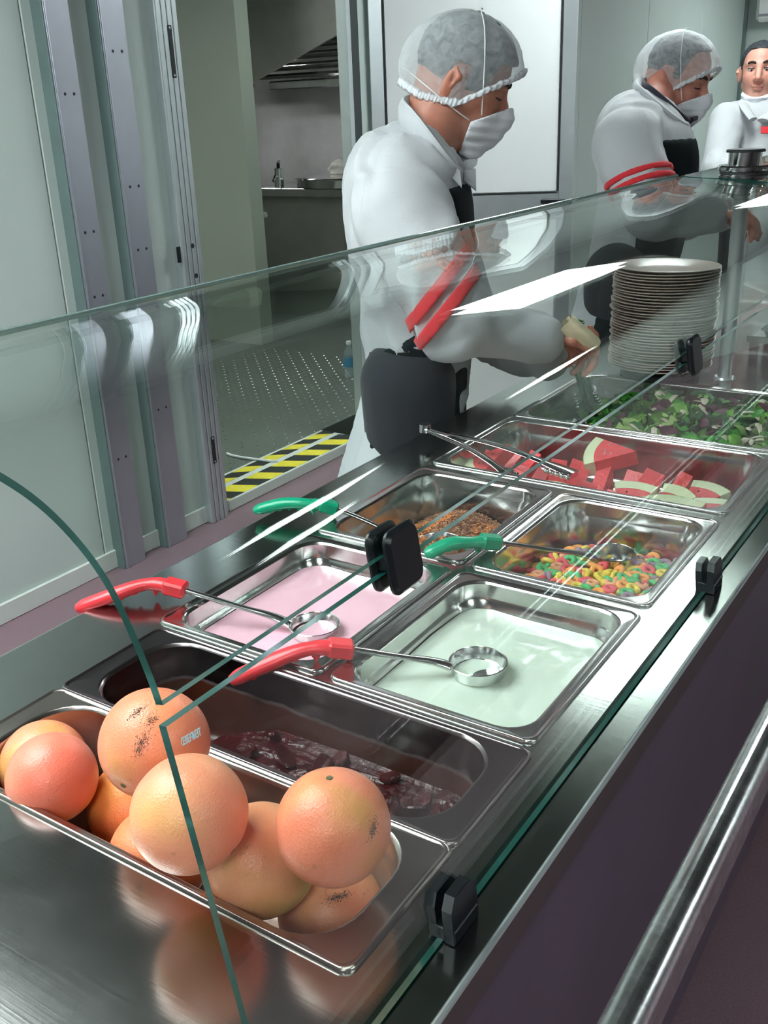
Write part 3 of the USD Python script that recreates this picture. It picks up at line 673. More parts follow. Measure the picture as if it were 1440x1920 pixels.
GF = [((.2786, -.2644, .0696, .0511), 'grapefruit with dark scars and a stem end, right behind the corner of the lower glass', (242, 164, 110), (224, 172, 96)),
      ((.3875, -.3309, .0807, .0479), 'big round grapefruit in front, crossed by the dark glass edge', (245, 174, 122), (232, 182, 118)),
      ((.4861, -.2680, .0640, .0477), 'reddish grapefruit sitting highest at the right end of the pan', (240, 160, 112), (216, 172, 100)),
      ((.1510, -.2920, -.0009, .0449), 'rosy grapefruit at the left end, in front of another one', (234, 150, 110), (232, 174, 100)),
      ((.0785, -.2510, -.0379, .0472), 'orange grapefruit at the left end, partly hidden behind the rosy one', (240, 164, 110), (216, 176, 96)),
      ((.1959, -.2319, -.0593, .0491), 'deep orange grapefruit low in the pan under the scarred one', (238, 146, 78), (228, 160, 80)),
      ((.4113, -.2780, .0033, .0491), 'yellow-green tinged grapefruit low in the middle of the pan', (228, 172, 112), (188, 180, 100)),
      ((.4486, -.2321, -.0756, .0497), 'grapefruit with one dark scratch lying lowest at the right end', (232, 170, 110), (226, 178, 114)),
      ((.2807, -.2799, -.0501, .0488), 'grapefruit almost hidden beneath the big front one', (234, 172, 106), (224, 176, 102))]
ico = arr(trimesh.creation.icosphere(5, 1.0))
for k, ((x, y, z, R), lab, warm, green) in enumerate(GF):
    c = np.array([x, y, z + ZC])
    t = thing('grapefruit', lab, 'grapefruit', c - (0, 0, R))
    ax = unit({0: at(251, 1446, .9) - c, 2: at(618, 1462, .8) - c}.get(k, np.array([math.sin(k * 2.1), math.cos(k * 1.3) * .5, -.6])))
    v = ico[0].copy(); h = v @ ax
    d = 1 + .018 * (meshkit.fbm(v * 1.6 + k * 7, 2, k) - .5) - .035 * np.exp(-((1 - h) / .012)) - .02 * np.exp(-((1 + h) / .02))
    part(t, 'peel', (c + v * d[:, None] * R, ico[1]), peel(f'grapefruit_peel_{k}', tuple(np.minimum(np.array(L(*warm)) * (.95, .76, .92), 1)), tuple(np.minimum(np.array(L(*green)) * (.95, .82, .82), 1)), k + 1), True)
    B = basis(ax, (0, .3, 1)) if abs(ax[2]) < .95 else basis(ax, (1, 0, 0))
    bt = lathe([(.0, .0008), (.0026, .0006), (.0036, -.0008), (.004, -.002)], 10)
    Q = np.stack([B[:, 1], B[:, 2], B[:, 0]], 1)
    part(t, 'stem_end', move(bt, Q, c + ax * R * .972), M['stem'])
def scar(gi, px, py, ang, ln, wd, seed):
    """a rough brown patch lying on a grapefruit's skin, as blotches hugging the sphere"""
    (x, y, z, R) = GF[gi][0]; c = np.array([x, y, z + ZC]); d = unit(ray(px, py)); b = (CC - c) @ d
    disc = b * b - ((CC - c) @ (CC - c) - (R * 1.003) ** 2); p = CC + d * (-b - math.sqrt(max(disc, 0)))
    n = unit(p - c); u = unit(CR * math.cos(ang) + CU * math.sin(ang)); u = unit(u - n * (u @ n)); w = np.cross(n, u)
    rg = np.random.default_rng(seed); out = []
    for i in range(int(420 * ln / .02)):
        a, b2 = rg.normal(0, ln * .5), rg.normal(0, wd * .45) * (1 + .5 * math.sin(i)); s = rg.uniform(.0003, .0009)
        q = c + unit(p - c + u * a + w * b2) * (R * 1.0045)
        nn = unit(q - c); e = unit(np.cross(nn, (.3, .5, .8))); g2 = np.cross(nn, e)
        th = np.linspace(0, 2 * np.pi, 7, endpoint=False)
        rim_ = q + s * (np.cos(th)[:, None] * e + np.sin(th)[:, None] * g2) * rg.uniform(.6, 1.2, 7)[:, None]
        out.append(hull(np.vstack([rim_ - nn * .0006, [q + nn * .0004]])))
    tp = '/World/grapefruit' + ('' if gi == 0 else f'_{gi:03d}')
    part(tp, 'scar', join(*out), M['scar'], False)
scar(0, 258, 1334, 1.0, .009, .004, 1); scar(0, 285, 1350, .8, .007, .005, 2); scar(0, 265, 1395, 1.1, .012, .006, 3)
scar(7, 634, 1682, .35, .012, .0035, 4); scar(2, 700, 1555, .9, .009, .004, 6)

# granola
def mound(x, y):
    return ZC - .094 + .050 * np.exp(-(((x - .125) / .085) ** 2 + ((y - .595) / .085) ** 2)) + .016 * np.exp(-(((x - .05) / .035) ** 2 + ((y - .47) / .05) ** 2)) + .006 * nz(x, y, 25, 5)
M['granola'] = plain('granola', L(120, 80, 54), .75, vary=(150, .45), bump=(400, .001))
M['granola_b'] = plain('granola_dark', L(156, 116, 88), .75, vary=(120, .4)); M['granola_c'] = plain('granola_golden', L(190, 120, 66), .7, vary=(120, .35))
t = thing('granola', 'heap of small brown granola grains in the half size pan', 'granola', (.13, .5, ZC - .1), kind='stuff')
gx, gy = np.meshgrid(np.linspace(.036, .231, 60), np.linspace(.376, .638, 70), indexing='ij')
part(t, 'heap', grid(gx, gy, np.maximum(mound(gx, gy), ZC - .0995)), M['granola'], True, kind='stuff')
rng = np.random.default_rng(11); octa = hull([(1, 0, 0), (-1, 0, 0), (0, .42, 0), (0, -.42, 0), (0, 0, .34), (0, 0, -.34)])
G3 = [[], [], []]
for k in range(5200):
    x, y = rng.uniform(.036, .231), rng.uniform(.376, .638); z = mound(np.array([x]), np.array([y]))[0]
    if z < ZC - .088 and rng.random() < .5: continue
    Rm = rz(rng.uniform(0, 6.28)) @ ry(rng.uniform(-.6, .6)); s = rng.uniform(.0034, .0055)
    cls = 2 if (nz(np.array([x]), np.array([y]), 14, 77)[0] > .03 and rng.random() < .8) else int(rng.random() < .4)
    G3[cls].append((octa[0] @ (Rm * s).T + (x, y, z + .0012), octa[1]))
for gs, m in zip(G3, ('granola', 'granola_b', 'granola_c')): part(t, 'grains', join(*gs), M[m], False, kind='stuff')

# cereal rings
CER = [('orange', (240, 160, 84)), ('yellow', (232, 206, 90)), ('green', (84, 184, 116)), ('red', (226, 92, 100)), ('purple', (156, 132, 150)), ('pale orange', (232, 168, 128))]
tor = arr(trimesh.creation.torus(.0072, .0043, major_sections=16, minor_sections=9))
tv = tor[0] * (1 + .10 * (meshkit.fbm(tor[0] * 260, 2, 3) - .5)[:, None]) * (1, 1, .9)
rng = np.random.default_rng(21); protos = []; placed = []
def cer_h(x, y): return ZC - .094 + .036 * np.clip((x - .285) / .05, 0, 1) * np.clip((.66 - y) / .10, .35, 1) + .006 * np.exp(-(((x - .46) / .05) ** 2 + ((y - .44) / .06) ** 2)) + .008 * nz(np.array([x]), np.array([y]), 22, 8)[0]
cands, under = [], []
for k in range(9000):
    x, y = rng.uniform(.306, .508), rng.uniform(.376, .632)
    if x < .34 and y > .52: continue
    z = cer_h(x, y) + rng.uniform(0, .009)
    if (x - .414) ** 2 + (y - .552) ** 2 < .037 ** 2: continue
    if all((x - q[0]) ** 2 + (y - q[1]) ** 2 + ((z - q[2]) * 1.3) ** 2 > .0125 ** 2 for q in cands): cands.append((x, y, z))
    elif len(under) < 330 and all((x - q[0]) ** 2 + (y - q[1]) ** 2 > .0105 ** 2 for q in under): under.append((x, y, cer_h(x, y) - .008))
    if len(cands) >= 290: break
lt = arr(trimesh.creation.torus(.0072, .0043, major_sections=8, minor_sections=5)); low = [[], [], []]
for k, (x, y, z) in enumerate(under): low[k % 3].append(move(lt, rz(rng.uniform(0, 6)) @ rx(rng.normal(0, .4)), (x, y, max(z, ZC - .094))))
t = thing('cereal_bed', 'lower layer of coloured cereal rings beneath the top ones', 'cereal rings', (.41, .5, ZC - .1), kind='stuff')
for g_, c_ in zip(low, ((240, 160, 84), (226, 120, 100), (232, 206, 90))): part(t, 'rings', join(*g_), plain('cereal_bed_%d' % c_[1], L(*c_), .65, vary=(160, .16)), 60, kind='stuff')
cands.append((.318, .548, ZC - .094)); cands.append((.345, .618, ZC - .093))
for k, (x, y, z) in enumerate(cands):
    ci = int(rng.choice(6, p=[.2, .22, .22, .16, .12, .08])); nm, col = CER[ci]
    Rm = rz(rng.uniform(0, 6.28)) @ rx(rng.normal(0, .55))
    lab = f'{nm} cereal ring in the heap in the half size pan'
    if not any(p[0] == ci for p in protos):
        pt = thing('cereal_ring', lab, 'cereal ring', (0, 0, 0), group=f'{nm} cereal rings in the pan')
        pr = usdkit.mesh(stage, pt + '/ring', (tv, tor[1]), plain('cereal_' + nm.replace(' ', '_'), L(*col), .65, vary=(160, .16), bump=(700, .0006), space='obj'), True)
        xf = UsdGeom.Xformable(stage.GetPrimAtPath(pt)); xf.ClearXformOpOrder()
        Mx = np.eye(4); Mx[:3, :3] = Rm; Mx[:3, 3] = (x, y, z + .004)
        xf.AddTransformOp(opSuffix='place').Set(Gf.Matrix4d(*Mx.T.ravel().tolist()))
        protos.append((ci, pt))
    else:
        src = [p[1] for p in protos if p[0] == ci][0]
        copy_of(src, 'cereal_ring', (x, y, z + .004), Rm, lab, f'{nm} cereal rings in the pan', cat='cereal ring')

# portion ladles
UP0 = np.array([0, 0, 1.])
def ladle(label, col, tip, joint, bowl, rb, db, m):
    tip, joint, bowl = (np.array(q, float) + (0, 0, ZC) for q in (tip, joint, bowl))
    t = thing('portion_ladle', label, 'ladle', (bowl[0], bowl[1], bowl[2] - db))
    d = unit(bowl - joint); dh = unit(np.array([d[0], d[1], 0])); side = np.cross((0, 0, 1.), dh)
    rim = bowl - dh * rb
    b = part(t, 'bowl', move(lathe([(.0, -db), (rb * .80, -db), (rb * .92, -db + .004), (rb, -.001), (rb + .0012, 0), (rb + .0002, .0006), (rb - .001, -.001), (rb * .90, -db + .005), (rb * .78, -db + .0015), (0, -db + .0015)], 40), None, bowl), M['ladle'])
    part(t, 'shaft', tube(smooth_path([joint - d * .03, joint + d * .02, joint * .35 + rim * .65, rim - dh * .012 + (0, 0, .002), rim + (0, 0, -.004)], 20), np.r_[np.full(14, .0054), np.linspace(.0056, .0088, 6)], 12, True, .62), M['ladle'])
    path = smooth_path([joint + d * .012, joint, joint - dh * .032 + (0, 0, -.032 * d[2] * .5), joint * .40 + tip * .60 + (0, 0, .009), joint * .15 + tip * .85 + (0, 0, .004), tip], 26)
    w = np.interp(np.linspace(0, 1, 26), [0, .02, .25, .30, .6, .94, 1], [.0110, .0118, .0112, .0100, .0120, .0115, .0075])
    hp = part(t, 'handle', tube(path, w, 14, True, .80), m)
    part(hp, 'ferrule_block', move(box((-.016, -.0118, -.0098), (.015, .0118, .0098), .003), basis(d, UP0), joint + d * .002), m)
    gp = np.array([path[k] + (0, 0, -.0075) for k in (6, 7, 8)])
    part(hp, 'hook', hull(np.vstack([gp[1] + q for q in ((dh * .010), (-dh * .006), (dh * .001 - (0, 0, .012)), (side * .003), (-side * .003), (dh * .003 + side * .003 - (0, 0, .010)))])), m)
    for k in range(4):
        q = path[11 + 3 * k] + (0, 0, -.0068); part(hp, 'finger_ridge', move(tube([q - side * .006, q + side * .006], .0035, 8)), m)
    return t
M['red_handle'] = plain('red_plastic', L(218, 54, 62), .3, vary=(20, .06)); M['green_handle'] = plain('green_plastic', L(0, 150, 112), .3, vary=(20, .06))
ladle('portion ladle with a red handle resting in the pink yogurt', 0, (-.130, -.020, -.008), (-.020, .058, .017), (.163, .126, -.022), .0335, .016, M['red_handle'])
ladle('portion ladle with a red handle resting in the white yogurt', 0, (.168, -.045, -.016), (.268, .040, .014), (.398, .146, -.020), .035, .020, M['red_handle'])
ladle('portion ladle with a green handle resting in the granola', 0, (-.112, .335, .012), (-.008, .393, .019), (.135, .500, -.055), .038, .030, M['green_handle'])
ladle('portion ladle with a green handle resting in the cereal rings', 0, (.218, .322, .012), (.282, .398, .016), (.414, .552, -.034), .033, .030, M['green_handle'])

# ------------------------------------------------------------------ people
def sm(a, b, k): h = np.maximum(k - np.abs(a - b), 0) / k; return np.minimum(a, b) - h * h * k * .25
def smx(a, b, k): return -sm(-a, -b, k)
def s_sph(P, c, r): return np.linalg.norm(P - c, axis=1) - r
def s_cap(P, a, b, ra, rb):
    a, b = np.asarray(a, float), np.asarray(b, float); d = b - a; t = np.clip(((P - a) @ d) / (d @ d), 0, 1)
    return np.linalg.norm(P - a - t[:, None] * d, axis=1) - (ra + (rb - ra) * t)
def s_ell(P, c, r, B=None):
    q = P - np.asarray(c); q = q if B is None else q @ B; r = np.asarray(r, float)
    k0 = np.linalg.norm(q / r, axis=1); k1 = np.linalg.norm(q / (r * r), axis=1); return k0 * (k0 - 1) / np.maximum(k1, 1e-9)
def s_chain(P, pts, rs, k=.012):
    d = None
    for i in range(len(pts) - 1):
        e = s_cap(P, pts[i], pts[i + 1], rs[i], rs[i + 1]); d = e if d is None else sm(d, e, k)
    return d
class Head:
    """a head frame: o between the ears, x forward, y left, z up"""
    def __init__(s, o, fwd, up, scale=1.0):
        x = unit(fwd); z = unit(np.asarray(up) - x * (np.asarray(up) @ x)); s.o = np.asarray(o, float); s.B = np.stack([x, np.cross(z, x), z], 1); s.k = scale
    def loc(s, P): return (P - s.o) @ s.B / s.k
    def w(s, *p): return s.o + s.B @ (np.array(p, float) * s.k)
    def skull(s, q): return s_ell(q, (-.002, 0, .040), (.093, .076, .080))
    def sdf(s, P):
        q = s.loc(P); qa = q.copy(); qa[:, 1] = np.abs(qa[:, 1])
        d = s.skull(q)
        d = sm(d, s_ell(q, (.034, 0, -.028), (.062, .058, .082)), .03)
        d = sm(d, s_cap(qa, (.000, .046, -.050), (.062, .012, -.098), .024, .020), .025)
        d = sm(d, s_sph(q, (.070, 0, -.098), .020), .02)
        d = sm(d, s_ell(qa, (.058, .036, -.022), (.026, .024, .026)), .025)
        d = smx(d, -s_ell(qa, (.100, .031, .010), (.014, .019, .011)), .012)
        d = sm(d, s_cap(qa, (.083, .010, .030), (.074, .044, .030), .011, .009), .014)
        d = sm(d, s_sph(qa, (.0775, .031, .009), .0125), .003)
        d = sm(d, s_chain(q, [(.088, 0, .022), (.103, 0, -.005), (.115, 0, -.026)], [.008, .009, .0125]), .012)
        d = sm(d, s_sph(qa, (.103, .0125, -.031), .0085), .008)
        d = sm(d, s_ell(q, (.0945, 0, -.056), (.009, .023, .0055)), .006)
        d = sm(d, s_ell(q, (.0925, 0, -.067), (.009, .020, .006)), .006)
        e = s_ell(qa, (-.010, .082, -.004), (.019, .0075, .033), rz(-.35) @ ry(.18))
        e = smx(e, -s_ell(qa, (-.004, .089, -.002), (.010, .006, .019)), .006)
        e = sm(e, s_chain(qa, [(-.016, .090, .018), (-.004, .091, .004), (-.010, .088, -.018)], [.0035, .004, .0035]), .003)
        d = sm(d, e, .008)
        return d * s.k
def hand_parts(wrist, d, nrm, side, curl=(.6, .7, .5), sc=1.0, thumb=.7):
    """(points, radii) chains of a hand: d fingers, nrm the palm's facing, side towards the thumb"""
    d = unit(d); nrm = unit(np.asarray(nrm) - d * (np.asarray(nrm) @ d)); lat = np.cross(nrm, d) * (1 if np.cross(nrm, d) @ np.asarray(side) > 0 else -1)
    out = []
    for k, (off, ln) in enumerate(((.030, .92), (.010, 1.03), (-.010, .97), (-.028, .78))):
        base = wrist + (d * (.092 - .006 * abs(k - 1)) + lat * off) * sc; p0 = wrist + (d * .03 + lat * off * .75) * sc
        pts = [p0, base]; a = 0; cur = base
        for j, seg in enumerate((.043, .027, .021)):
            a += curl[j] * (1 + .08 * k); cur = cur + (d * math.cos(a) + nrm * math.sin(a)) * seg * ln * sc; pts.append(cur)
        out.append((pts, np.array([.0125, .0098, .0088, .0080, .0068]) * sc))
    b = wrist + (d * .022 + lat * .026) * sc; c = b + (lat * .030 + d * .024 + nrm * .012) * sc; e = c + (d * .030 + lat * .010 * (1 - thumb) + nrm * .020 * thumb) * sc; g = e + (d * .022 + nrm * .016 * thumb - lat * .004) * sc
    out.append(([wrist + d * .012 * sc, b, c, e, g], np.array([.016, .0145, .0115, .0098, .0078]) * sc))
    return out
def hand_sdf(P, chains):
    d = None
    for k, (pts, rs) in enumerate(chains):
        e = s_chain(P, pts, rs, .006); d = e if d is None else sm(d, e, .004)
    return d
def tinted(path, tint, rough, name, bump=(500, .0002), sss=.12):
    """the mesh's material reads a per-vertex skin colour"""
    m = mat(name, {'a': ('attribute', dict(attribute='tint')), 'p': ('principled_bsdf', dict(roughness=rough, subsurface_weight=sss, subsurface_radius=(.012, .004, .002), subsurface_scale=.6)),
                   'g': ('geometry', {}), 'n': ('noise_texture', dict(scale=bump[0], detail=3.0)), 'b': ('bump', dict(strength=1.0, distance=bump[1]))},
            [('a.color', 'p.base_color'), ('g.position', 'n.vector'), ('n.fac', 'b.height'), ('b.normal', 'p.normal')])
    pr = stage.GetPrimAtPath(path)
    UsdGeom.PrimvarsAPI(pr).CreatePrimvar('tint', Sdf.ValueTypeNames.Color3fArray, 'vertex').Set([Gf.Vec3f(*map(float, c)) for c in tint])
    UsdShade.MaterialBindingAPI.Apply(pr).Bind(m)
def fold(v, f, amp, freq, seed, stretch=(1, 1, .45)):
    """cloth folds: the surface pushed along its normals by ridged noise"""
    _, _, n = meshkit.arrays((v, f), True)
    q = v * np.array(stretch) * freq
    a = meshkit.fbm(q + 3 * (meshkit.fbm(q * .6, 2, seed + 9)[:, None] - .5), 2, seed)
    r = 1 - np.abs(2 * a - 1) * 2
    b = meshkit.fbm(v * freq * .35, 2, seed + 4) - .5
    return v + n * np.maximum(amp * (r - .35) + amp * 1.2 * b, -.22 * amp)[:, None], f
def cloth(name, col, scale=900):
    return plain(name, col, .85, vary=(5, .03), bump=(scale, .0004), spec=.25, sheen_weight=.15)
M['coat'] = cloth('white_coat', L(183, 187, 190)); M['apron'] = plain('black_apron', L(22, 30, 32), .9, bump=(900, .0004), spec=.12); M['stripe'] = cloth('red_stripe', L(214, 52, 60))
M['trousers'] = cloth('dark_trousers', L(40, 42, 48)); M['shoe'] = plain('shoe_leather', L(26, 26, 28), .4); M['undershirt'] = cloth('dark_undershirt', L(52, 50, 62))
M['mask'] = cloth('face_mask', L(226, 230, 236), 1500); M['elastic'] = plain('white_elastic', L(225, 228, 230), .7)
M['eye'] = plain('eye_white', L(215, 210, 205), .15); M['iris'] = plain('eye_dark', L(40, 28, 22), .1); M['brow'] = plain('dark_brow_hair', L(42, 36, 34), .8)
M['net'] = mat('hair_net', {'t': ('transparent_bsdf', {}), 'd': ('principled_bsdf', dict(base_color=L(232, 238, 240), roughness=.8)), 'tl': ('translucent_bsdf', dict(color=L(225, 232, 235))), 'm1': ('mix_closure', dict(fac=.4)), 'mx': ('mix_closure', {}),
                            'lw': ('layer_weight', dict(blend=.35)), 'o': ('texture_coordinate', {}), 'n': ('noise_texture', dict(scale=38.0, detail=4.0, distortion=1.5)), 'f': ('math', dict(math_type='multiply_add', value2=.58, value3=.04)),
                            'a': ('math', dict(math_type='multiply_add', value2=.55, value3=0.0)), 's': ('math', dict(math_type='add', use_clamp=True))},
               [('d.BSDF', 'm1.closure1'), ('tl.BSDF', 'm1.closure2'), ('o.object', 'n.vector'), ('n.fac', 'f.value1'), ('lw.facing', 'a.value1'), ('f.value', 's.value1'), ('a.value', 's.value2'), ('s.value', 'mx.fac'), ('t.BSDF', 'mx.closure1'), ('m1.closure', 'mx.closure2')], 'mx.closure')

def dress_head(t, H, hair_col, hair_th, hairline, net=True, mask='on', skin=(176, 122, 98), seed=1, brow=None):
    """hair, brows, eyes, hairnet and mask as children of the person t"""
    k = H.k
    ext = lambda a: (H.o - a, H.o + a)
    def hair(P):
        q = H.loc(P); n = meshkit.fbm(q * 95, 2, seed) - .5; n2 = meshkit.fbm(q * 30, 2, seed + 3) - .5
        return np.maximum(H.skull(q) - hair_th - .006 * n - .005 * n2, -hairline(q) ) * k
    hv, hf = nets(hair, *ext(.15), .0032 if net and k > .99 and seed == 1 else .0045)
    part(t, 'hair', (hv, hf), plain(f'hair_{seed}', L(*hair_col), .75, vary=(110, .5), bump=(260, .002)), True)
    lz = 0 if mask == 'on' else .009
    for s_ in (1, -1):
        e = part(t, 'eyeball', move(arr(trimesh.creation.icosphere(2, .0118 * k)), None, H.w(.0795, .031 * s_, .009)), M['eye'], True)
        part(e, 'iris', move(arr(trimesh.creation.icosphere(1, .0058 * k)), None, H.w(.0866, .030 * s_, .006)), M['iris'], True)
        lv, lf = arr(trimesh.creation.icosphere(3, .0127 * k)); lk = (lv[lf].mean(1) @ H.B)[:, 2] > (-.0045 if mask == 'on' else .0035) * k
        part(t, 'upper_lid', (lv + H.w(.0795, .031 * s_, .009), lf[lk]), plain(f'lid_{seed}_{s_ + 1}', tuple(np.array(L(*skin)) * .85), .5), True)
        part(t, 'eyelid', tube(smooth_path([H.w(.0885, .019 * s_, .004 + lz), H.w(.0925, .028 * s_, .0035 + lz), H.w(.090, .038 * s_, .0035 + lz), H.w(.082, .045 * s_, .003 + lz)], 10), .0016 * k, 8), M['brow'])
        part(t, 'eyebrow', tube(smooth_path([H.w(.096, .014 * s_, .031), H.w(.0945, .028 * s_, .037), H.w(.084, .046 * s_, .031)], 10), np.r_[.0035, np.full(8, .0052), .0025] * k, 8, True, .8), brow or M['brow'])
    if net:
        band = lambda q: np.interp(q[:, 0], [-.13, -.06, .016, .064, .100, .130], [-.052, -.060, -.040, .014, .055, .098])
        def shell(P):
            q = H.loc(P); r = meshkit.fbm(q * (40, 40, 25), 2, seed + 5) - .5
            q2 = q.copy(); lowm = q[:, 2] < .046; q2[lowm, 2] = .046 + (q[lowm, 2] - .046) * .42
            d = s_ell(q2, (.002, 0, .046), (.113, .094, .087))
            d = sm(d, s_ell(q, (-.086, 0, .004), (.044, .058, .052)), .05)
            return (d + .007 * r) * k
        sv, sf = nets(shell, *ext(.18), .005)
        c = H.loc(sv[sf].mean(1)); keep = c[:, 2] > band(c)
        part(t, 'hairnet', (sv, sf[keep]), M['net'], True)
        ph = np.linspace(0, 2 * np.pi, 220, endpoint=False); pts = []
        for a in ph:
            lo_, hi_ = 0.0, .2
            dirv = np.array([math.cos(a), math.sin(a), 0])
            for _ in range(24):
                m_ = (lo_ + hi_) / 2; q = np.array([[dirv[0] * m_ - .02, dirv[1] * m_, 0]]); q[:, 2] = band(q)
                P = H.o + H.B @ (q[0] * k)
                if shell(P[None])[0] < 0: lo_ = m_
                else: hi_ = m_
            pts.append(P)
        pts = np.array(pts); up = H.B[:, 2]; ring = []
        for i, P in enumerate(pts):
            o = unit(P - H.o - up * ((P - H.o) @ up)); w_ = .0022 * math.sin(i * 2.1) * k; hgt = .0085 * k * (1 + .2 * math.sin(i * .9))
            ring.append(np.array([P + o * (x + w_) * 1 + up * z for x, z in ((.001, hgt), (.0035, hgt * .4), (.0035, -hgt * .5), (.001, -hgt), (-.002, -hgt * .5), (-.002, hgt * .4))]))
        part(t, 'hairnet_band', loops(ring + [ring[0]]), mat(f'net_band_{seed}', {'p': ('principled_bsdf', dict(base_color=L(226, 232, 236), roughness=.8)), 't': ('transparent_bsdf', {}), 'm': ('mix_closure', dict(fac=.72))}, [('t.BSDF', 'm.closure1'), ('p.BSDF', 'm.closure2')], 'm.closure'), True)
    if mask == 'on':
        def msk(P):
            q = H.loc(P); d = sm(s_ell(q, (.034, 0, -.028), (.066, .062, .084)), s_chain(q, [(.095, 0, -.004), (.113, 0, -.026), (.098, 0, -.060), (.080, 0, -.100)], [.012, .017, .024, .024]), .05)
            d = sm(d, s_ell(np.abs(q * (0, 1, 0)) + q * (1, 0, 1), (.055, .036, -.040), (.03, .028, .04)), .03) - .004
            pl = .0008 * np.sin((q[:, 2] * .9 - q[:, 0] * .35) * 330)
            d = d + pl
            zt = -.040 + (q[:, 0] - .076) * .95
            reg = np.maximum.reduce([q[:, 2] - np.minimum(zt, .002), -.126 - q[:, 2], .058 - .1 * (q[:, 2] + .08) - q[:, 0]])
            return np.maximum(d, reg) * k
        mv, mf = nets(msk, H.o - .16, H.o + .16, .0032 if seed == 1 else .004)
        part(t, 'face_mask', (mv, mf), M['mask'], True)
        for s_ in (1, -1):
            def hug(a, e):
                q = np.array([-.02, 0, .045]); dv = np.array([math.cos(e) * math.cos(a), s_ * math.cos(e) * math.sin(a), math.sin(e)])
                k2 = 1 / math.sqrt((dv[0] / .113) ** 2 + (dv[1] / .094) ** 2 + (dv[2] / .087) ** 2); q = q + dv * (k2 + (.006 if net else .004)); return H.w(*q)
            arc = [H.w(.070, .068 * s_, -.038), H.w(.058, .079 * s_, -.012)] + [hug(a, e) for a, e in ((1.05, .0), (1.2, .35), (1.35, .75), (1.6, 1.15), (1.7, 1.55))]
            part(t, 'mask_strap', tube(smooth_path(arc, 30), .0013, 6), M['elastic'])
            part(t, 'mask_strap', tube(smooth_path([H.w(.052, .066 * s_, -.058), H.w(.0, .086 * s_, -.050), H.w(-.05, .080 * s_, -.040), H.w(-.115, .0, -.030)], 16), .0013, 6), M['elastic'])
    elif mask == 'chin':
        def msk(P):
            q = H.loc(P); d = sm(s_ell(q, (.030, 0, -.085), (.066, .066, .045)), s_ell(q, (.060, 0, -.098), (.042, .046, .03)), .03) + .0015 * np.sin((q[:, 2] - q[:, 0] * .2) * 420)
            return np.maximum.reduce([d, q[:, 2] + .090 - .35 * (.07 - q[:, 0]), -.132 - q[:, 2], -.03 - q[:, 0]]) * k
        mv, mf = nets(msk, H.o - .16, H.o + .16, .004); part(t, 'face_mask', (mv, mf), M['mask'], True)
def skin_tint(H, v, base, lips=True, seed=0):
    q = H.loc(v); base = np.array(L(*base)); t = np.repeat(base[None], len(v), 0)
    n = meshkit.fbm(q * 60, 3, seed)[:, None] - .5; t = t * (1 + .25 * n)
    qa = q * (1, 1, 1); qa[:, 1] = np.abs(qa[:, 1])
    def blend(mask, col): nonlocal t; t = t * (1 - mask[:, None]) + np.array(col) * mask[:, None]
    cheek = np.exp(-(((qa[:, 0] - .07) / .03) ** 2 + ((qa[:, 1] - .04) / .025) ** 2 + ((q[:, 2] + .025) / .025) ** 2)); blend(.35 * cheek, base * (1.12, .82, .78))
    nose = np.exp(-(((q[:, 0] - .115) / .02) ** 2 + (q[:, 1] / .02) ** 2 + ((q[:, 2] + .026) / .02) ** 2)); blend(.4 * nose, base * (1.12, .85, .8))
    beard = np.clip((-.045 - q[:, 2]) / .02, 0, 1) * np.clip((q[:, 0] - .0) / .03, 0, 1); blend(.22 * beard, base * (.62, .62, .66))
    ear = np.clip((np.abs(q[:, 1]) - .078) / .01, 0, 1); blend(.35 * ear, base * (1.1, .78, .74))
    if lips:
        lp = np.exp(-((q[:, 1] / .024) ** 4 + ((q[:, 2] + .0615) / .0085) ** 4)) * (q[:, 0] > .085); blend(.6 * lp, base * (.92, .62, .62))
        ln = np.exp(-((q[:, 1] / .024) ** 4 + ((q[:, 2] + .0615) / .0015) ** 2)) * (q[:, 0] > .085); blend(.6 * ln, base * (.4, .28, .28))
    return np.clip(t, 0, 1)
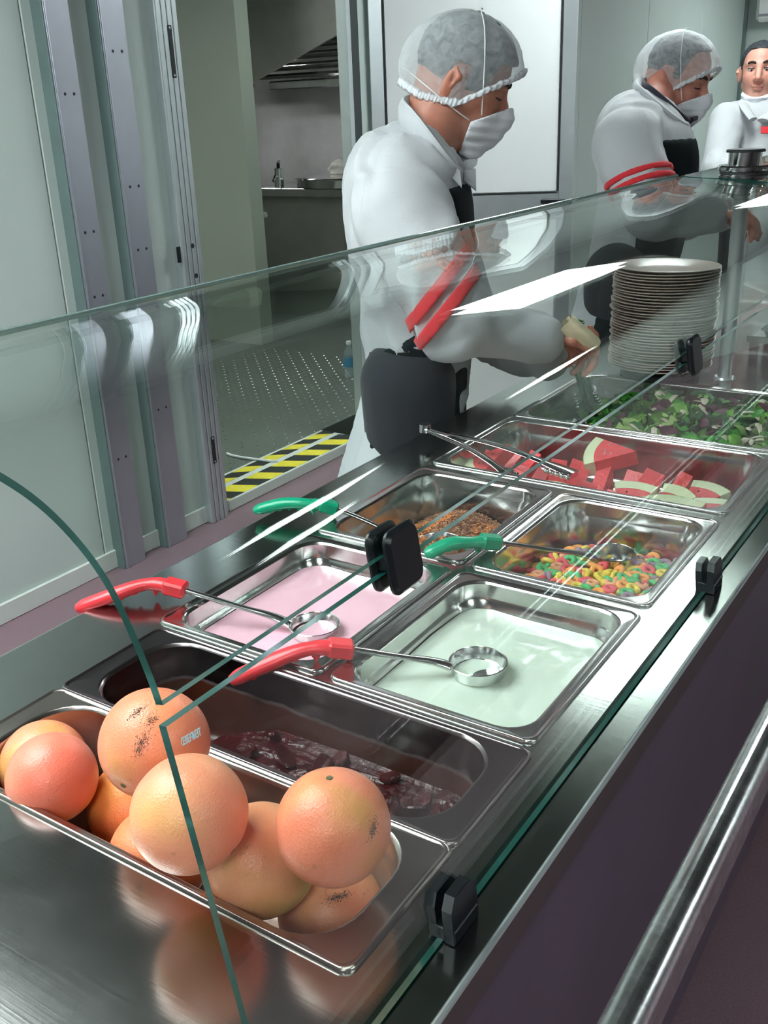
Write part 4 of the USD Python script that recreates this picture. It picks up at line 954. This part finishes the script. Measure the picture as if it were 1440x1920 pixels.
def person(label, H, neck, J, spec):
    """one figure: a continuous body, and clothing, hair and masks as its children.
    J: joints in space (chest, waist, hip, shoulder/elbow/wrist of the near (n) and far (x) arm, ankles)"""
    base = np.array([J['hip'][0], J['hip'][1], 0.0])
    t = thing('person', label, 'person', base)
    fw = unit(np.array([spec['fwd'][0], spec['fwd'][1], 0])); lat = np.array([-fw[1], fw[0], 0]); B = np.stack([fw, lat, [0, 0, 1.]], 1)
    # the body
    hands = [hand_parts(J['wn'], *spec['hn']), hand_parts(J['wx'], *spec['hx'])]
    def body_lo(P):
        d = s_ell(P, J['chest'], (.085, .15, .14), B)
        d = sm(d, s_ell(P, J['hip'], (.085, .13, .13), B), .06); d = sm(d, s_cap(P, J['chest'], J['waist'], .08, .06), .06); d = sm(d, s_cap(P, J['waist'], J['hip'], .06, .08), .06)
        d = sm(d, s_cap(P, neck, J['chest'] + (0, 0, .02), .05, .09), .05)
        for a in 'nx':
            d = sm(d, s_chain(P, [J['s' + a], J['e' + a], J['w' + a]], [.048, .038, .028]), .04)
            d = sm(d, s_chain(P, [J['hip'] + lat * .085 * (1 if a == 'x' else -1), J['k' + a], J['a' + a], J['a' + a] + fw * .12 - (0, 0, .035)], [.085, .058, .042, .032]), .03)
        return d
    nb = [J[k] for k in J]; lo_ = np.min(nb, 0) - .16; hi_ = np.max(nb, 0) + .16; lo_[2] = -.02
    bv = nets(body_lo, lo_, hi_, .016)
    def head_hi(P): return sm(H.sdf(P), s_cap(P, H.w(-.030, 0, -.020), neck, .056 * H.k, .060), .035)
    hl = np.minimum(H.o - .155, neck - .08); hh = np.maximum(H.o + .155, neck + .08)
    hv = nets(head_hi, hl, hh, spec.get('hres', .0034))
    pieces = [bv, hv]
    for a, ch in zip('nx', hands):
        pp = np.vstack([np.array(c[0]) for c in ch])
        def fn(P, ch=ch, a=a): return sm(hand_sdf(P, ch), s_cap(P, J['w' + a] - unit(J['w' + a] - J['e' + a]) * .06, J['w' + a], .029, .026), .02)
        pieces.append(nets(fn, np.minimum(pp.min(0), J['w' + a]) - .05, np.maximum(pp.max(0), J['w' + a]) + .05, .0038))
    try:
        import manifold3d as m3
        acc = None
        for v, f in pieces:
            mm = m3.Manifold(m3.Mesh(vert_properties=np.asarray(v, np.float32), tri_verts=np.asarray(f, np.uint32)))
            if mm.status() != m3.Error.NoError: raise ValueError
            acc = mm if acc is None else acc + mm
        whole = arr(acc)
    except Exception:
        whole = join(*pieces)
    v, f = whole; v = np.array(v); bm = (v[:, 2] < ZT + .012) & (v[:, 0] > X0 - .026); v[bm, 0] = X0 - .026
    p = part(t, 'body', (v, f), None, True)
    tinted(p, skin_tint(H, v, spec['skin'], True, spec['seed']), .5, f"skin_{spec['seed']}")
    def press(vf):
        """cloth gives way where it leans on the counter's rear edge"""
        v, f = vf; v = np.array(v); m = (v[:, 2] < ZT + .012) & (v[:, 0] > X0 - .016); v[m, 0] = X0 - .016; return v, f
    # the coat
    def torso(P):
        d = s_ell(P, J['chest'], spec['chest_r'], B)
        d = sm(d, s_ell(P, J['belly'], spec['belly_r'], B), .08)
        d = sm(d, s_ell(P, J['back'], spec['back_r'], B), .07)
        d = sm(d, s_cap(P, J['sn'], J['sx'], .070, .070), .07)
        return sm(d, s_cap(P, J['waist'], J['tail'], spec['tail_r'][0], spec['tail_r'][1]), .05)
    sleeve = {a: (lambda P, a=a: s_chain(P, [J['s' + a], J['e' + a], J['w' + a]], spec['sleeve'], .03)) for a in 'nx'}
    def coat(P):
        d = torso(P)
        for a in 'nx': d = sm(d, sleeve[a](P), .016)
        cut = s_cap(P, H.w(-.02, 0, -.03), neck + (0, 0, -.02), .058, .066)       # the neck opening
        return np.maximum(d, -cut)
    pts = np.array([J[k] for k in ('chest', 'belly', 'back', 'waist', 'tail', 'sn', 'sx', 'en', 'ex', 'wn', 'wx')])
    lo_, hi_ = pts.min(0) - .24, pts.max(0) + .24
    cv, cf = press(fold(*nets(coat, lo_, hi_, spec.get('cres', .009)), spec.get('fold', .007), 9.0, spec['seed']))
    part(t, 'coat', (cv, cf), M['coat'], True)
    if spec.get('stripes'):
        for c, n, w_ in spec['stripes']:
            c, n = np.asarray(c), unit(n)
            fn = lambda P: np.maximum.reduce([sm(sleeve['n'](P), s_sph(P, J['en'], .0), .001) - .0115, np.abs((P - c) @ n) - w_ / 2, np.linalg.norm(P - c, axis=1) - .16])
            sv, sf = nets(fn, c - .17, c + .17, .005)
            part(t, 'sleeve_stripe', (sv, sf), M['stripe'], True)
    if spec.get('apron'):
        ap = spec['apron']
        fn = lambda P: np.maximum(torso(P) - .007, ap(P))
        av, af = press(fold(*nets(fn, lo_, hi_, spec.get('cres', .009)), .003, 7.0, spec['seed'] + 40)); av[(av[:, 0] > X0 - .0165) & (av[:, 2] < ZT + .012), 0] += .003
        part(t, 'apron', (av, af), M['apron'], 50)
    for path, r, m, nm in spec.get('strips', []):
        part(t, nm, tube(smooth_path(path, 26), r, 12, True, spec.get('flat', .5)), m)
    for poly, m, nm in spec.get('flaps', []):
        part(t, nm, slab(poly, CF * .004), m, False)
    trs = lambda P: sm(*[s_chain(P, [J['hip'] + lat * .085 * (1 if a == 'x' else -1) + (0, 0, .05), J['k' + a], J['a' + a]], [.105, .085, .075], .05) for a in 'nx'], .03)
    pts = np.array([J[k] for k in ('hip', 'kn', 'kx', 'an', 'ax')])
    tv, tf = press(nets(trs, pts.min(0) - .15, pts.max(0) + .17, .015)); tv[(tv[:, 0] > X0 - .0165) & (tv[:, 2] < ZT + .012), 0] -= .004
    part(t, 'trousers', (tv, tf), M['trousers'], True)
    for a in 'nx':
        c = J['a' + a]
        fn = lambda P: np.maximum(sm(s_ell(P, c + fw * .05 - (0, 0, .045), (.135, .05, .05), B), s_cap(P, c, c - (0, 0, .03), .05, .05), .03), .0005 - P[:, 2])
        part(t, 'shoe', nets(fn, c - .25, c + .25, .012), M['shoe'], True)
    return t
def legs(J, fw, dx=.02):
    lat = np.array([-fw[1], fw[0], 0])
    for a, s_ in (('n', -1), ('x', 1)):
        h = J['hip'] + lat * .09 * s_
        J['k' + a] = np.array([h[0], h[1], .50]) + fw * .02 + fw * dx * s_; J['a' + a] = np.array([h[0], h[1], .085]) - fw * .03 + fw * dx * 2 * s_
    return J
UPV = np.array([0, 0, 1.])
def imgdir(dx, dy): return CR * dx - CU * dy

# the bowed server in front
def facing(px, py): r_ = ray(px, py); return unit(np.array([r_[1], -r_[0], 0]))
fw = facing(870, 400); latv = np.array([-fw[1], fw[0], 0])
H1 = Head(at(862, 150, 2.04) + latv * .078, fw * .88 - UPV * .47, fw * .47 + UPV * .88, 1.03)
J = dict(chest=at(770, 430, 2.13), belly=at(775, 590, 2.20), back=at(752, 335, 2.12), waist=at(785, 650, 2.24), tail=at(752, 960, 2.29), hip=at(770, 740, 2.26),
         sn=at(752, 400, 1.97), en=at(852, 600, 1.93), wn=at(1010, 634, 2.02), sx=at(800, 385, 2.30), ex=at(872, 590, 2.36), wx=at(1012, 664, 2.18))
legs(J, fw)
neck1 = at(800, 262, 2.12)
cpx = lambda px, py, D: at(px, py, D)
def apron1(P):
    q = P - CC; dep = q @ CF; X = 720 + FPX * (q @ CR) / dep; Y = 960 - FPX * (q @ CU) / dep; la = (P - J['hip']) @ latv; fd = (P - J['hip']) @ fw; z = P[:, 2]
    zl = J['waist'][2] + .012 + np.clip(fd + .075, 0, .3) * .55
    low = np.maximum(z - zl, -.085 - fd)                   # skirt of the apron, wrapped round the hips
    bib = np.maximum.reduce([z - (at(870, 352, 2.0)[2]), np.abs(la - .0) - .135, .02 - fd])
    return np.maximum(np.minimum(low, bib), .42 - z)
n_st = unit(imgdir(.78, .62) + CF * .1)
spec1 = dict(fwd=fw, hn=(imgdir(.92, -.05) + CF * .35, imgdir(-.05, 1.), imgdir(0, -.3) - CF, (.8, .9, .5)), hx=(imgdir(.9, .15) + CF * .1, imgdir(.1, -.9) - CF * .3, CF, (.8, .9, .5)),
             skin=(182, 124, 102), seed=1, hres=.003, chest_r=(.128, .195, .17), belly_r=(.112, .165, .19), back_r=(.105, .185, .11), tail_r=(.098, .150), sleeve=[.088, .070, .050], fold=.018,
             stripes=[(at(826, 535, 1.93), n_st, .024), (at(851, 562, 1.93), n_st, .024)], apron=apron1, flat=.42,
             strips=[([at(848, 322, 2.03), at(815, 285, 1.995), at(780, 240, 2.0), at(757, 214, 2.06), at(768, 204, 2.14), at(800, 215, 2.21), at(845, 265, 2.21), at(872, 312, 2.15)], .028, M['coat'], 'collar')],
             flaps=[([at(838, 305, 1.995), at(862, 320, 2.0), at(866, 352, 1.99), at(846, 330, 1.985)], M['coat'], 'collar_point'), ([at(872, 318, 2.06), at(892, 316, 2.08), at(893, 357, 2.06), at(868, 338, 2.05)], M['coat'], 'collar_point')])
p1 = person('nearest man bowed over the counter in white coat, black apron, hair net and mask', H1, neck1, J, spec1)
hl1 = lambda q: q[:, 2] - np.interp(q[:, 0], [-.12, -.08, -.03, -.022, .012, .016, .05, .062, .10], [-.050, -.052, -.030, .030, .034, -.012, -.002, .058, .078])
dress_head(p1, H1, (88, 96, 99), .012, hl1, True, 'on', (182, 124, 102), 1)

# the second server
K2 = 1.12
S2 = 653 / 900
fw = facing(1240, 300); latv = np.array([-fw[1], fw[0], 0])
fh = unit(rz(-math.radians(20)) @ fw); H2 = Head(at(1250, 147, 2.86 * K2) + np.array([-fh[1], fh[0], 0]) * .078, fh * .92 - UPV * .39, fh * .39 + UPV * .92, 1.09)
J = dict(chest=at(1215, 315, 2.86 * K2), belly=at(1200, 430, 2.88 * K2), back=at(1190, 245, 2.85 * K2), waist=at(1182, 480, 2.88 * K2), tail=at(1140, 690, 2.9 * K2), hip=at(1158, 540, 2.88 * K2),
         sn=at(1172, 268, 2.70 * K2), en=at(1222, 395, 2.66 * K2), wn=at(1330, 402, 2.72 * K2), sx=at(1235, 265, 3.02 * K2), ex=at(1280, 400, 3.06 * K2), wx=at(1350, 400, 2.92 * K2))
legs(J, fw); neck2 = at(1222, 215, 2.85 * K2); hip2 = J['hip']
def apron2(P):
    la = (P - hip2) @ latv; fd = (P - hip2) @ fw; z = P[:, 2]
    low = np.maximum(z - (hip2[2] + .12 + np.clip(fd, 0, .3) * .3), -.06 - fd)
    bib = np.maximum.reduce([z - at(1280, 258, 2.8 * K2)[2], np.abs(la) - .14, .045 - fd])
    return np.maximum(np.minimum(low, bib), .42 - z)
n2 = unit(imgdir(.25, .97))
spec2 = dict(fwd=fw, hn=(imgdir(.95, .05) + CF * .2, imgdir(0, 1.), -CF, (.5, .6, .45)), hx=(imgdir(.9, .1), imgdir(.1, 1.), CF, (.5, .6, .5)),
             skin=(196, 134, 116), seed=2, hres=.0042, cres=.011, chest_r=(.15, .21, .185), belly_r=(.135, .185, .20), back_r=(.118, .20, .115), tail_r=(.12, .17), sleeve=[.102, .083, .057], fold=.010,
             stripes=[(at(1205, 332, 2.68 * K2), n2, .017), (at(1208, 349, 2.68 * K2), n2, .017)], apron=apron2, flat=.42,
             strips=[([at(1272, 234, 2.77 * K2), at(1245, 218, 2.735 * K2), at(1214, 193, 2.745 * K2), at(1196, 174, 2.84 * K2), at(1214, 166, 2.94 * K2), at(1255, 190, 2.97 * K2), at(1282, 236, 2.88 * K2)], .036, M['coat'], 'collar'),
                     ([at(1283, 226, 2.79 * K2), at(1256, 203, 2.755 * K2), at(1227, 178, 2.765 * K2), at(1208, 164, 2.85 * K2), at(1226, 160, 2.94 * K2), at(1265, 185, 2.95 * K2), at(1290, 228, 2.87 * K2)], .022, M['undershirt'], 'undershirt_collar')],
             flaps=[([at(1242, 232, 2.74 * K2), at(1262, 226, 2.745 * K2), at(1284, 255, 2.735 * K2), at(1248, 250, 2.735 * K2)], M['coat'], 'collar_point')])
p2 = person('second man in white coat and black apron looking down behind the plate stack', H2, neck2, J, spec2)
hl2 = lambda q: q[:, 2] - np.interp(q[:, 0], [-.12, -.08, -.03, -.022, .012, .016, .035, .045, .08], [-.050, -.050, -.020, .034, .036, -.010, .012, .090, .110])
dress_head(p2, H2, (70, 72, 78), .006, hl2, True, 'on', (196, 134, 116), 2)

# the third man, facing the camera
K3 = 1.08
f3 = unit(unit(np.array([-CF[0], -CF[1], 0])) + CR * -.42 * np.array([1, 1, 0])); l3 = np.array([-f3[1], f3[0], 0])
H3 = Head(at(1425, 136, 4.15 * K3), f3 + (0, 0, .04), UPV, 1.07)
J = dict(chest=at(1432, 255, 4.2 * K3), belly=at(1432, 330, 4.2 * K3), back=at(1432, 225, 4.22 * K3), waist=at(1432, 350, 4.2 * K3), tail=at(1432, 460, 4.2 * K3), hip=at(1432, 390, 4.2 * K3),
         sn=at(1364, 228, 4.16 * K3), en=at(1346, 320, 4.1 * K3), wn=at(1392, 330, 3.92 * K3), sx=at(1502, 228, 4.26 * K3), ex=at(1520, 320, 4.22 * K3), wx=at(1470, 335, 3.95 * K3))
legs(J, f3); neck3 = at(1428, 200, 4.2 * K3)
spec3 = dict(fwd=f3, hn=(imgdir(.8, .2) - CF * .3, imgdir(0, 1), imgdir(0, -1), (.5, .6, .4)), hx=(imgdir(-.8, .2) - CF * .3, imgdir(0, 1), imgdir(0, -1), (.5, .6, .4)), skin=(206, 150, 132), seed=3, hres=.0045, cres=.012,
             chest_r=(.12, .185, .17), belly_r=(.115, .165, .17), back_r=(.09, .18, .09), tail_r=(.12, .15), sleeve=[.080, .066, .048], fold=.008, flat=.45,
             strips=[([at(1412, 224, 4.05 * K3), at(1398, 205, 4.08 * K3), at(1397, 192, 4.16 * K3), at(1425, 186, 4.25 * K3), at(1460, 192, 4.24 * K3), at(1462, 206, 4.14 * K3), at(1430, 226, 4.05 * K3)], .026, M['coat'], 'collar')],
             flaps=[([at(1427, 237, 4.02 * K3), at(1441, 237, 4.02 * K3), at(1441, 250, 4.02 * K3), at(1427, 250, 4.02 * K3)], M['stripe'], 'badge')])
p3 = person('man facing the camera in a white coat with red badge, mask under his chin', H3, neck3, J, spec3)
hl3 = lambda q: q[:, 2] - np.interp(q[:, 0], [-.12, -.08, -.03, -.022, .012, .016, .045, .060, .10], [-.045, -.045, -.010, .034, .036, .010, .030, .086, .094])
dress_head(p3, H3, (44, 48, 54), .004, hl3, False, 'chin', (206, 150, 132), 3)

# ------------------------------------------------------------------ watermelon
M['flesh'] = plain('melon_flesh', L(218, 78, 82), .35, vary=(70, .18), bump=(160, .0012), subsurface_weight=.15, subsurface_radius=(.01, .003, .002), subsurface_scale=.4, space='obj')
M['rind'] = plain('melon_rind', L(206, 214, 178), .4, vary=(40, .1), space='obj'); M['skin_green'] = plain('melon_skin', L(182, 194, 150), .4, vary=(60, .3), space='obj'); M['seed'] = plain('melon_seed', L(48, 20, 20), .3)
def sector(r0, r1, half, th, k=9):
    a = np.linspace(-half, half, k)
    o = np.stack([r1 * np.sin(a), -r1 * np.cos(a)], 1); i = np.stack([r0 * np.sin(a), -r0 * np.cos(a)], 1)[::-1] if r0 > 0 else np.zeros((1, 2))
    v, f = extrude(Polygon(np.vstack([o, i])), th, -th / 2)
    return np.stack([v[:, 2], v[:, 0], v[:, 1]], 1), f           # x = thickness, z = -radius
rng = np.random.default_rng(8); MP = []
def melon(proto, P, R, lab, grp):
    half, th, sd = proto
    key = [m for m in MP if m[0] == proto]
    if key: return copy_of(key[0][1], 'watermelon_slice', P, R, lab, grp, cat='watermelon')
    t = thing('watermelon_slice', lab, 'watermelon', (0, 0, 0), group=grp)
    x = UsdGeom.Xformable(stage.GetPrimAtPath(t)); x.ClearXformOpOrder()
    Mx = np.eye(4); Mx[:3, :3] = R; Mx[:3, 3] = P; x.AddTransformOp(opSuffix='place').Set(Gf.Matrix4d(*Mx.T.ravel().tolist()))
    part(t, 'flesh', sector(0, .077, half, th), M['flesh'], 30, local=True); part(t, 'rind', sector(.0772, .095, half, th), M['rind'], 30, local=True); part(t, 'green_skin', sector(.0951, .0965, half, th), M['skin_green'], 30, local=True)
    for k in range(9):
        a, r = sd.uniform(-half * .8, half * .8), sd.uniform(.035, .068); s_ = 1 if k % 2 else -1
        v, f = hull([(0, .0022, 0), (0, -.0022, 0), (0, 0, .004), (0, 0, -.0035), (.0014, 0, 0), (-.0014, 0, 0)])
        part(t, 'seed', (v + (s_ * th / 2, r * math.sin(a), -r * math.cos(a)), f), M['seed'], 60, local=True)
    MP.append((proto, t)); return t
PR = [(.55, .024, np.random.default_rng(1)), (.46, .030, np.random.default_rng(2)), (.40, .036, np.random.default_rng(3))]
ml = 'red watermelon slice standing among others in the wide pan, cut face up'
for k in range(20):
    x = .045 + (k % 10) * .046 + rng.uniform(-.008, .008); row = k // 10
    R = rz(rng.uniform(-.5, .5) + .2) @ ry(rng.uniform(-.15, .75)) @ rx(rng.uniform(-.45, .25) - .25 * row)
    melon(PR[k % 3], (x, .800 + row * .075 + rng.uniform(-.015, .015), ZC - .020 - .012 * (k % 3 == 1) + .006 * row - .022 * max(0, (x - .2) / .3) * (1 - row)), R, ml, 'standing watermelon slices')
rl = 'watermelon slice lying with its pale rind turned up on the customer side of the pan'
for k, (px, py, a, tl, w_) in enumerate(((1195, 918, .1, 1.9, 2), (1238, 938, .5, 2.0, 1), (1288, 925, -.5, 2.2, 2), (1342, 922, -.35, 1.9, 2), (1352, 950, .1, 1.7, 1), (1030, 912, .3, 2.0, 1), (1280, 950, .2, 1.8, 2))):
    R = rz(a) @ rx(tl) @ rz(1.57); P = onz(px, py, ZC - .022)
    melon(PR[w_], P + R @ np.array([0, 0, .0965]), R, rl, 'watermelon slices with the rind turned up')
melon(PR[0], onz(960, 842, ZC + .004), rz(.75) @ ry(1.05), 'big watermelon slice at the left end of the pan, held under the tongs', None)
melon(PR[1], onz(1195, 858, ZC - .004), rz(1.35) @ ry(1.2) @ rx(1.25), 'thick watermelon block lying on top with its rind end to the right', None)

# tongs
def tongs(label, a, b1, b2, w=.010, scal=True):
    a, b1, b2 = (np.asarray(q, float) for q in (a, b1, b2)); t = thing('tongs', label, 'tongs', (a + b1) / 2 - (0, 0, .0))
    for b in (b1, b2):
        mid = (a + b) / 2 + (b - a)[[1, 0, 2]] * (0, 0, 0) + (0, 0, .010)
        arm = part(t, 'arm', tube(smooth_path([a, a * .7 + b * .3 + (0, 0, .006), mid, b * .86 + a * .14 + (0, 0, .004), b], 20), np.r_[np.full(15, w * .72), np.linspace(w * .8, w * 1.5, 5)], 12, True, .32), M['polished'])
        d = unit(b - a); side = unit(np.cross(d, (0, 0, 1.)))
        if scal:
            for k in range(5):
                q = b - d * (.004 + .011 * k); part(arm, 'scallop', move(arr(trimesh.creation.icosphere(2, .0052)), None, q + side * w * 1.35 * (1 if b is b1 else -1) - (0, 0, .001)), M['polished'], True)
    part(t, 'hinge', move(tube([a - (0, 0, .008), a + (0, 0, .008)], w * .9, 12)), M['polished']); return t
tongs('steel tongs lying across the rim of the watermelon pan', onz(797, 802, ZC + .028), onz(1078, 890, ZC + .004), onz(975, 905, ZC - .018), .013)
tongs('steel tongs standing in the salad pan by the first server\'s hand', onz(1081, 692, ZC + .085), onz(1114, 757, ZC - .015), onz(1096, 765, ZC - .025), .011)

# salad
rng = np.random.default_rng(17)
t = thing('salad', 'mixed green salad with white shreds filling the far wide pan', 'salad', (.28, 1.24, ZC - .1))
def sal(x, y): return ZC - .050 + .030 * np.clip((y - 1.06) / .25, 0, 1) * np.clip((x - .10) / .15, 0, 1) - .03 * np.clip((.14 - x) / .10, 0, 1) + .014 * nz(x, y, 20, 51)
gx, gy = np.meshgrid(np.linspace(.034, .507, 50), np.linspace(1.065, 1.402, 40), indexing='ij')
LM = [plain(f'leaf_{i}', L(*c), .45, vary=(40, .3)) for i, c in enumerate(((74, 158, 62), (50, 120, 50), (124, 182, 80), (92, 52, 66), (44, 92, 52), (160, 190, 116)))]
part(t, 'leaf_bed', grid(gx, gy, sal(gx, gy) - .012), LM[4], True, kind='stuff')
SH = plain('cabbage_shred', L(214, 206, 186), .5, vary=(60, .12))
for k in range(250):
    x, y = rng.uniform(.045, .497), rng.uniform(1.075, 1.395); z = sal(np.array([x]), np.array([y]))[0]
    ln, wd = rng.uniform(.018, .036), rng.uniform(.011, .021)
    u, w_ = np.meshgrid(np.linspace(-1, 1, 6), np.linspace(-1, 1, 5), indexing='ij')
    prof = np.sqrt(np.clip(1.04 - u * u, 0, 1)) * (1 + .16 * np.sin(u * 9 + k)) ; ph = rng.uniform(0, 6)
    X_ = u * ln; Y_ = w_ * wd * prof; Z_ = .35 * wd * np.sin(2.2 * u + ph) + .45 * wd * np.sin(3.1 * w_ + ph * 2) * np.abs(w_) + .2 * wd * rng.standard_normal(u.shape)
    v, f = grid(X_, Y_, Z_); v2 = v - (0, 0, .0009); m = len(v)
    V, F = np.vstack([v, v2]), np.vstack([f, f[:, ::-1] + m])
    R = rz(rng.uniform(0, 6.28)) @ rx(rng.normal(0, .55)) @ ry(rng.normal(0, .5))
    part(t, 'leaf', move((V, F), R, (x, y, z + rng.uniform(-.002, .010))), LM[int(rng.choice(6, p=[.27, .2, .18, .12, .13, .10]))], True)
for k in range(70):
    x, y = rng.uniform(.06, .497), rng.uniform(1.075, 1.36); z = sal(np.array([x]), np.array([y]))[0] + rng.uniform(.004, .013); a = rng.uniform(0, 6.28); l_ = rng.uniform(.010, .022); d = np.array([math.cos(a), math.sin(a), rng.normal(0, .2)])
    part(t, 'cabbage_shred', tube(smooth_path([(x, y, z) - d * l_, np.array([x, y, z + .004]) + .3 * l_ * rng.standard_normal(3), (x, y, z) + d * l_], 6), np.array([.4, 1, 1.1, .9, 1, .4]) * rng.uniform(.0045, .0075), 6, True, .3), SH)

# plate stack
pc = np.array([.158, 1.504]); M['plate'] = plain('plate_glaze', L(186, 170, 160), .25, vary=(12, .04), space='obj')
t = thing('plate_stand', 'low dark stand under the stack of plates', 'stand', (pc[0], pc[1], ZT))
part(t, 'disc', move(lathe([(0, .016), (.088, .016), (.092, .013), (.092, .002), (0, .002)], 36), None, (pc[0], pc[1], ZT)), M['gasket'])
for k in range(4): part(t, 'foot', move(lathe([(.0, .003), (.012, .003), (.014, 0), (0, 0)], 12), None, (pc[0] + .075 * math.cos(k * 1.57 + .6), pc[1] + .075 * math.sin(k * 1.57 + .6), ZT)), M['black'])
prof = [(r_ * .97, z_) for r_, z_ in [(0, .0035), (.070, .0035), (.078, .005), (.088, .0095), (.116, .0152), (.1215, .0158), (.1235, .0148), (.1225, .0134), (.1165, .0122), (.090, .0048), (.080, .0005), (.072, 0), (.0, 0)][::-1]]
rng = np.random.default_rng(4); first = None; NP = 35
for k in range(NP):
    dx, dy = rng.normal(0, .0018, 2); z = ZT + .016 + k * .0066; lab = 'beige stoneware plate within the tall stack behind the salad' if k < NP - 1 else 'topmost beige plate of the tall stack behind the salad'
    R = rz(rng.uniform(0, 6.28)) @ rx(rng.normal(0, .007))
    g_ = 'plates in the tall stack' if k < NP - 1 else None
    if first is None:
        first = thing('plate', lab, 'plate', (0, 0, 0), group=g_); x = UsdGeom.Xformable(stage.GetPrimAtPath(first)); x.ClearXformOpOrder()
        Mx = np.eye(4); Mx[:3, :3] = R; Mx[:3, 3] = (pc[0] + dx, pc[1] + dy, z); x.AddTransformOp(opSuffix='place').Set(Gf.Matrix4d(*Mx.T.ravel().tolist()))
        usdkit.mesh(stage, first + '/dish', lathe(prof, 56), M['plate'], 40)
    else:
        c_ = copy_of(first, 'plate', (pc[0] + dx, pc[1] + dy, z), R, lab, g_, cat='plate')
        if g_ is None: pass

# the wrap in the first server's hand, things beyond the post
M['tortilla'] = plain('tortilla', L(214, 200, 168), .7, vary=(60, .16), bump=(120, .0008))
def wrap(label, c, ax, r=.030, ln=.05, group=None):
    """a folded flatbread: a bent sheet with a leafy filling"""
    c = np.asarray(c, float); B = basis(ax, UPV); t = thing('filled_wrap', label, 'wrap', c - (0, 0, r), group=group)
    a = np.linspace(-.4, 1.25 * np.pi + .4, 18); s_ = np.linspace(-1, 1, 9)
    A, S_ = np.meshgrid(a, s_, indexing='ij'); rr = r * (1 + .12 * np.sin(3 * A)) * (1 - .12 * S_ ** 2)
    P = np.stack([S_ * ln * (1 - .15 * np.cos(A)), rr * np.cos(A) * 1.05, rr * np.sin(A) * .72], -1).reshape(-1, 3)
    _, f = grid(A, S_, A); P2 = P * (1, .9, .88); m = len(P)
    part(t, 'flatbread', move((np.vstack([P, P2]), np.vstack([f, f[:, ::-1] + m])), B, c), M['tortilla'], True)
    rg = np.random.default_rng(int(1000 * abs(c[0]) + 7))
    for k in range(14):
        q = np.array([rg.uniform(-.95, .95) * ln, rg.uniform(-.6, .6) * r, rg.uniform(-.3, .55) * r]); R = rz(rg.uniform(0, 6)) @ rx(rg.uniform(0, 3))
        v, f = hull(rg.standard_normal((9, 3)) * (.008, .006, .0022))
        part(t, 'filling', move((v, f), B @ R, c + B @ q), LM[int(rg.integers(0, 3))] if k % 3 else SH, True)
    return t
wrap('folded flatbread wrap with green filling in the first server\'s hand', at(1084, 624, 1.99), CR * .75 + CF * .3 - CU * .5, .030, .036)
t = thing('display_rack', 'stepped steel rack with trays at the far right behind the glass post', 'rack', (.5, 2.1, ZT))
for k, (y, h) in enumerate(((1.72, .045), (1.93, .12), (2.18, .20))):
    part(t, 'shelf', box((.30, y, ZT + h), (.545, y + .19, ZT + h + .006), .002), M['polished'])
    for xx in (.305, .52):
        part(t, 'leg', box((xx, y + .01, ZT), (xx + .02, y + .03, ZT + h), .002), M['edge_steel']); part(t, 'leg', box((xx, y + .16, ZT), (xx + .02, y + .18, ZT + h), .002), M['edge_steel'])
    part(t, 'front_lip', box((.30, y - .003, ZT + h), (.545, y, ZT + h + .016), .001), M['pan'])
for k, (x, y, h) in enumerate(((.43, 1.81, .051), (.45, 2.02, .126))):
    t = thing('steel_tray', ('shallow steel tray on the lowest step of the far rack', 'shallow steel tray on the middle step of the far rack')[k], 'tray', (x, y, ZT + h))
    q = [rrect(x - .10 + i, x + .09 - i, y - .075 + i, y + .075 - i, .015, ZT + h + z) for i, z in ((.008, .0005), (0, .022), (-.004, .024), (-.004, .022), (.004, .021), (.011, .003))]
    part(t, 'tray_body', loops(q, True, True), M['polished'], 40)
    rg = np.random.default_rng(k + 60)
    for j in range(16):
        part(t, 'food_piece', move(hull(rg.standard_normal((10, 3)) * (.016, .013, .006)), None, (x + rg.uniform(-.07, .06), y + rg.uniform(-.05, .05), ZT + h + .016)), [M['granola_b'], LM[1], M['beet'], M['granola_c']][int(rg.integers(0, 4))], True)
wrap('pale folded wrap on the top step of the far rack', (.44, 2.26, ZT + .236), (1, .25, 0), .038, .055, None)
wrap('pale folded wrap on the middle step of the far rack, beside the tray', (.385, 2.05, ZT + .190), (1, -.15, 0), .030, .045, None)

# bits on the kitchen floor
b = onz(657, 706, ZK)
t = thing('water_bottle', 'clear water bottle with a blue label standing on the kitchen floor', 'bottle', b)
M['pet'] = mat('clear_plastic', {'t': ('transparent_bsdf', dict(color=(.86, .92, .93))), 'g': ('glossy_bsdf', dict(roughness=.05)), 'd': ('diffuse_bsdf', dict(color=L(190, 205, 208))), 'f': ('layer_weight', dict(blend=.4)), 'm': ('mix_closure', {}), 'm2': ('mix_closure', dict(fac=.25))},
                 [('f.facing', 'm.fac'), ('t.BSDF', 'm.closure1'), ('g.BSDF', 'm.closure2'), ('m.closure', 'm2.closure1'), ('d.BSDF', 'm2.closure2')], 'm2.closure')
part(t, 'body', move(lathe([(0, 0), (.034, .001), (.036, .01), (.034, .05), (.036, .06), (.036, .12), (.030, .15), (.014, .175), (.0135, .19)], 24), None, b), M['pet'], 40)
part(t, 'label_band', move(lathe([(.0366, .062), (.0368, .065), (.0368, .115), (.0366, .118)], 24), None, b), plain('label_blue', L(52, 132, 168), .4))
part(t, 'cap', move(lathe([(.0, .207), (.014, .207), (.0155, .205), (.0155, .19), (.012, .188)], 20), None, b), M['lamp_body'])
hs = [onz(*q, ZK + .007) for q in ((426, 850), (450, 857), (480, 861), (505, 864), (520, 864))]
solo('floor_cable', tube(smooth_path(hs, 24), .006, 8), M['elastic'], 'short white cable lying on the tread plate kitchen floor', 'cable')
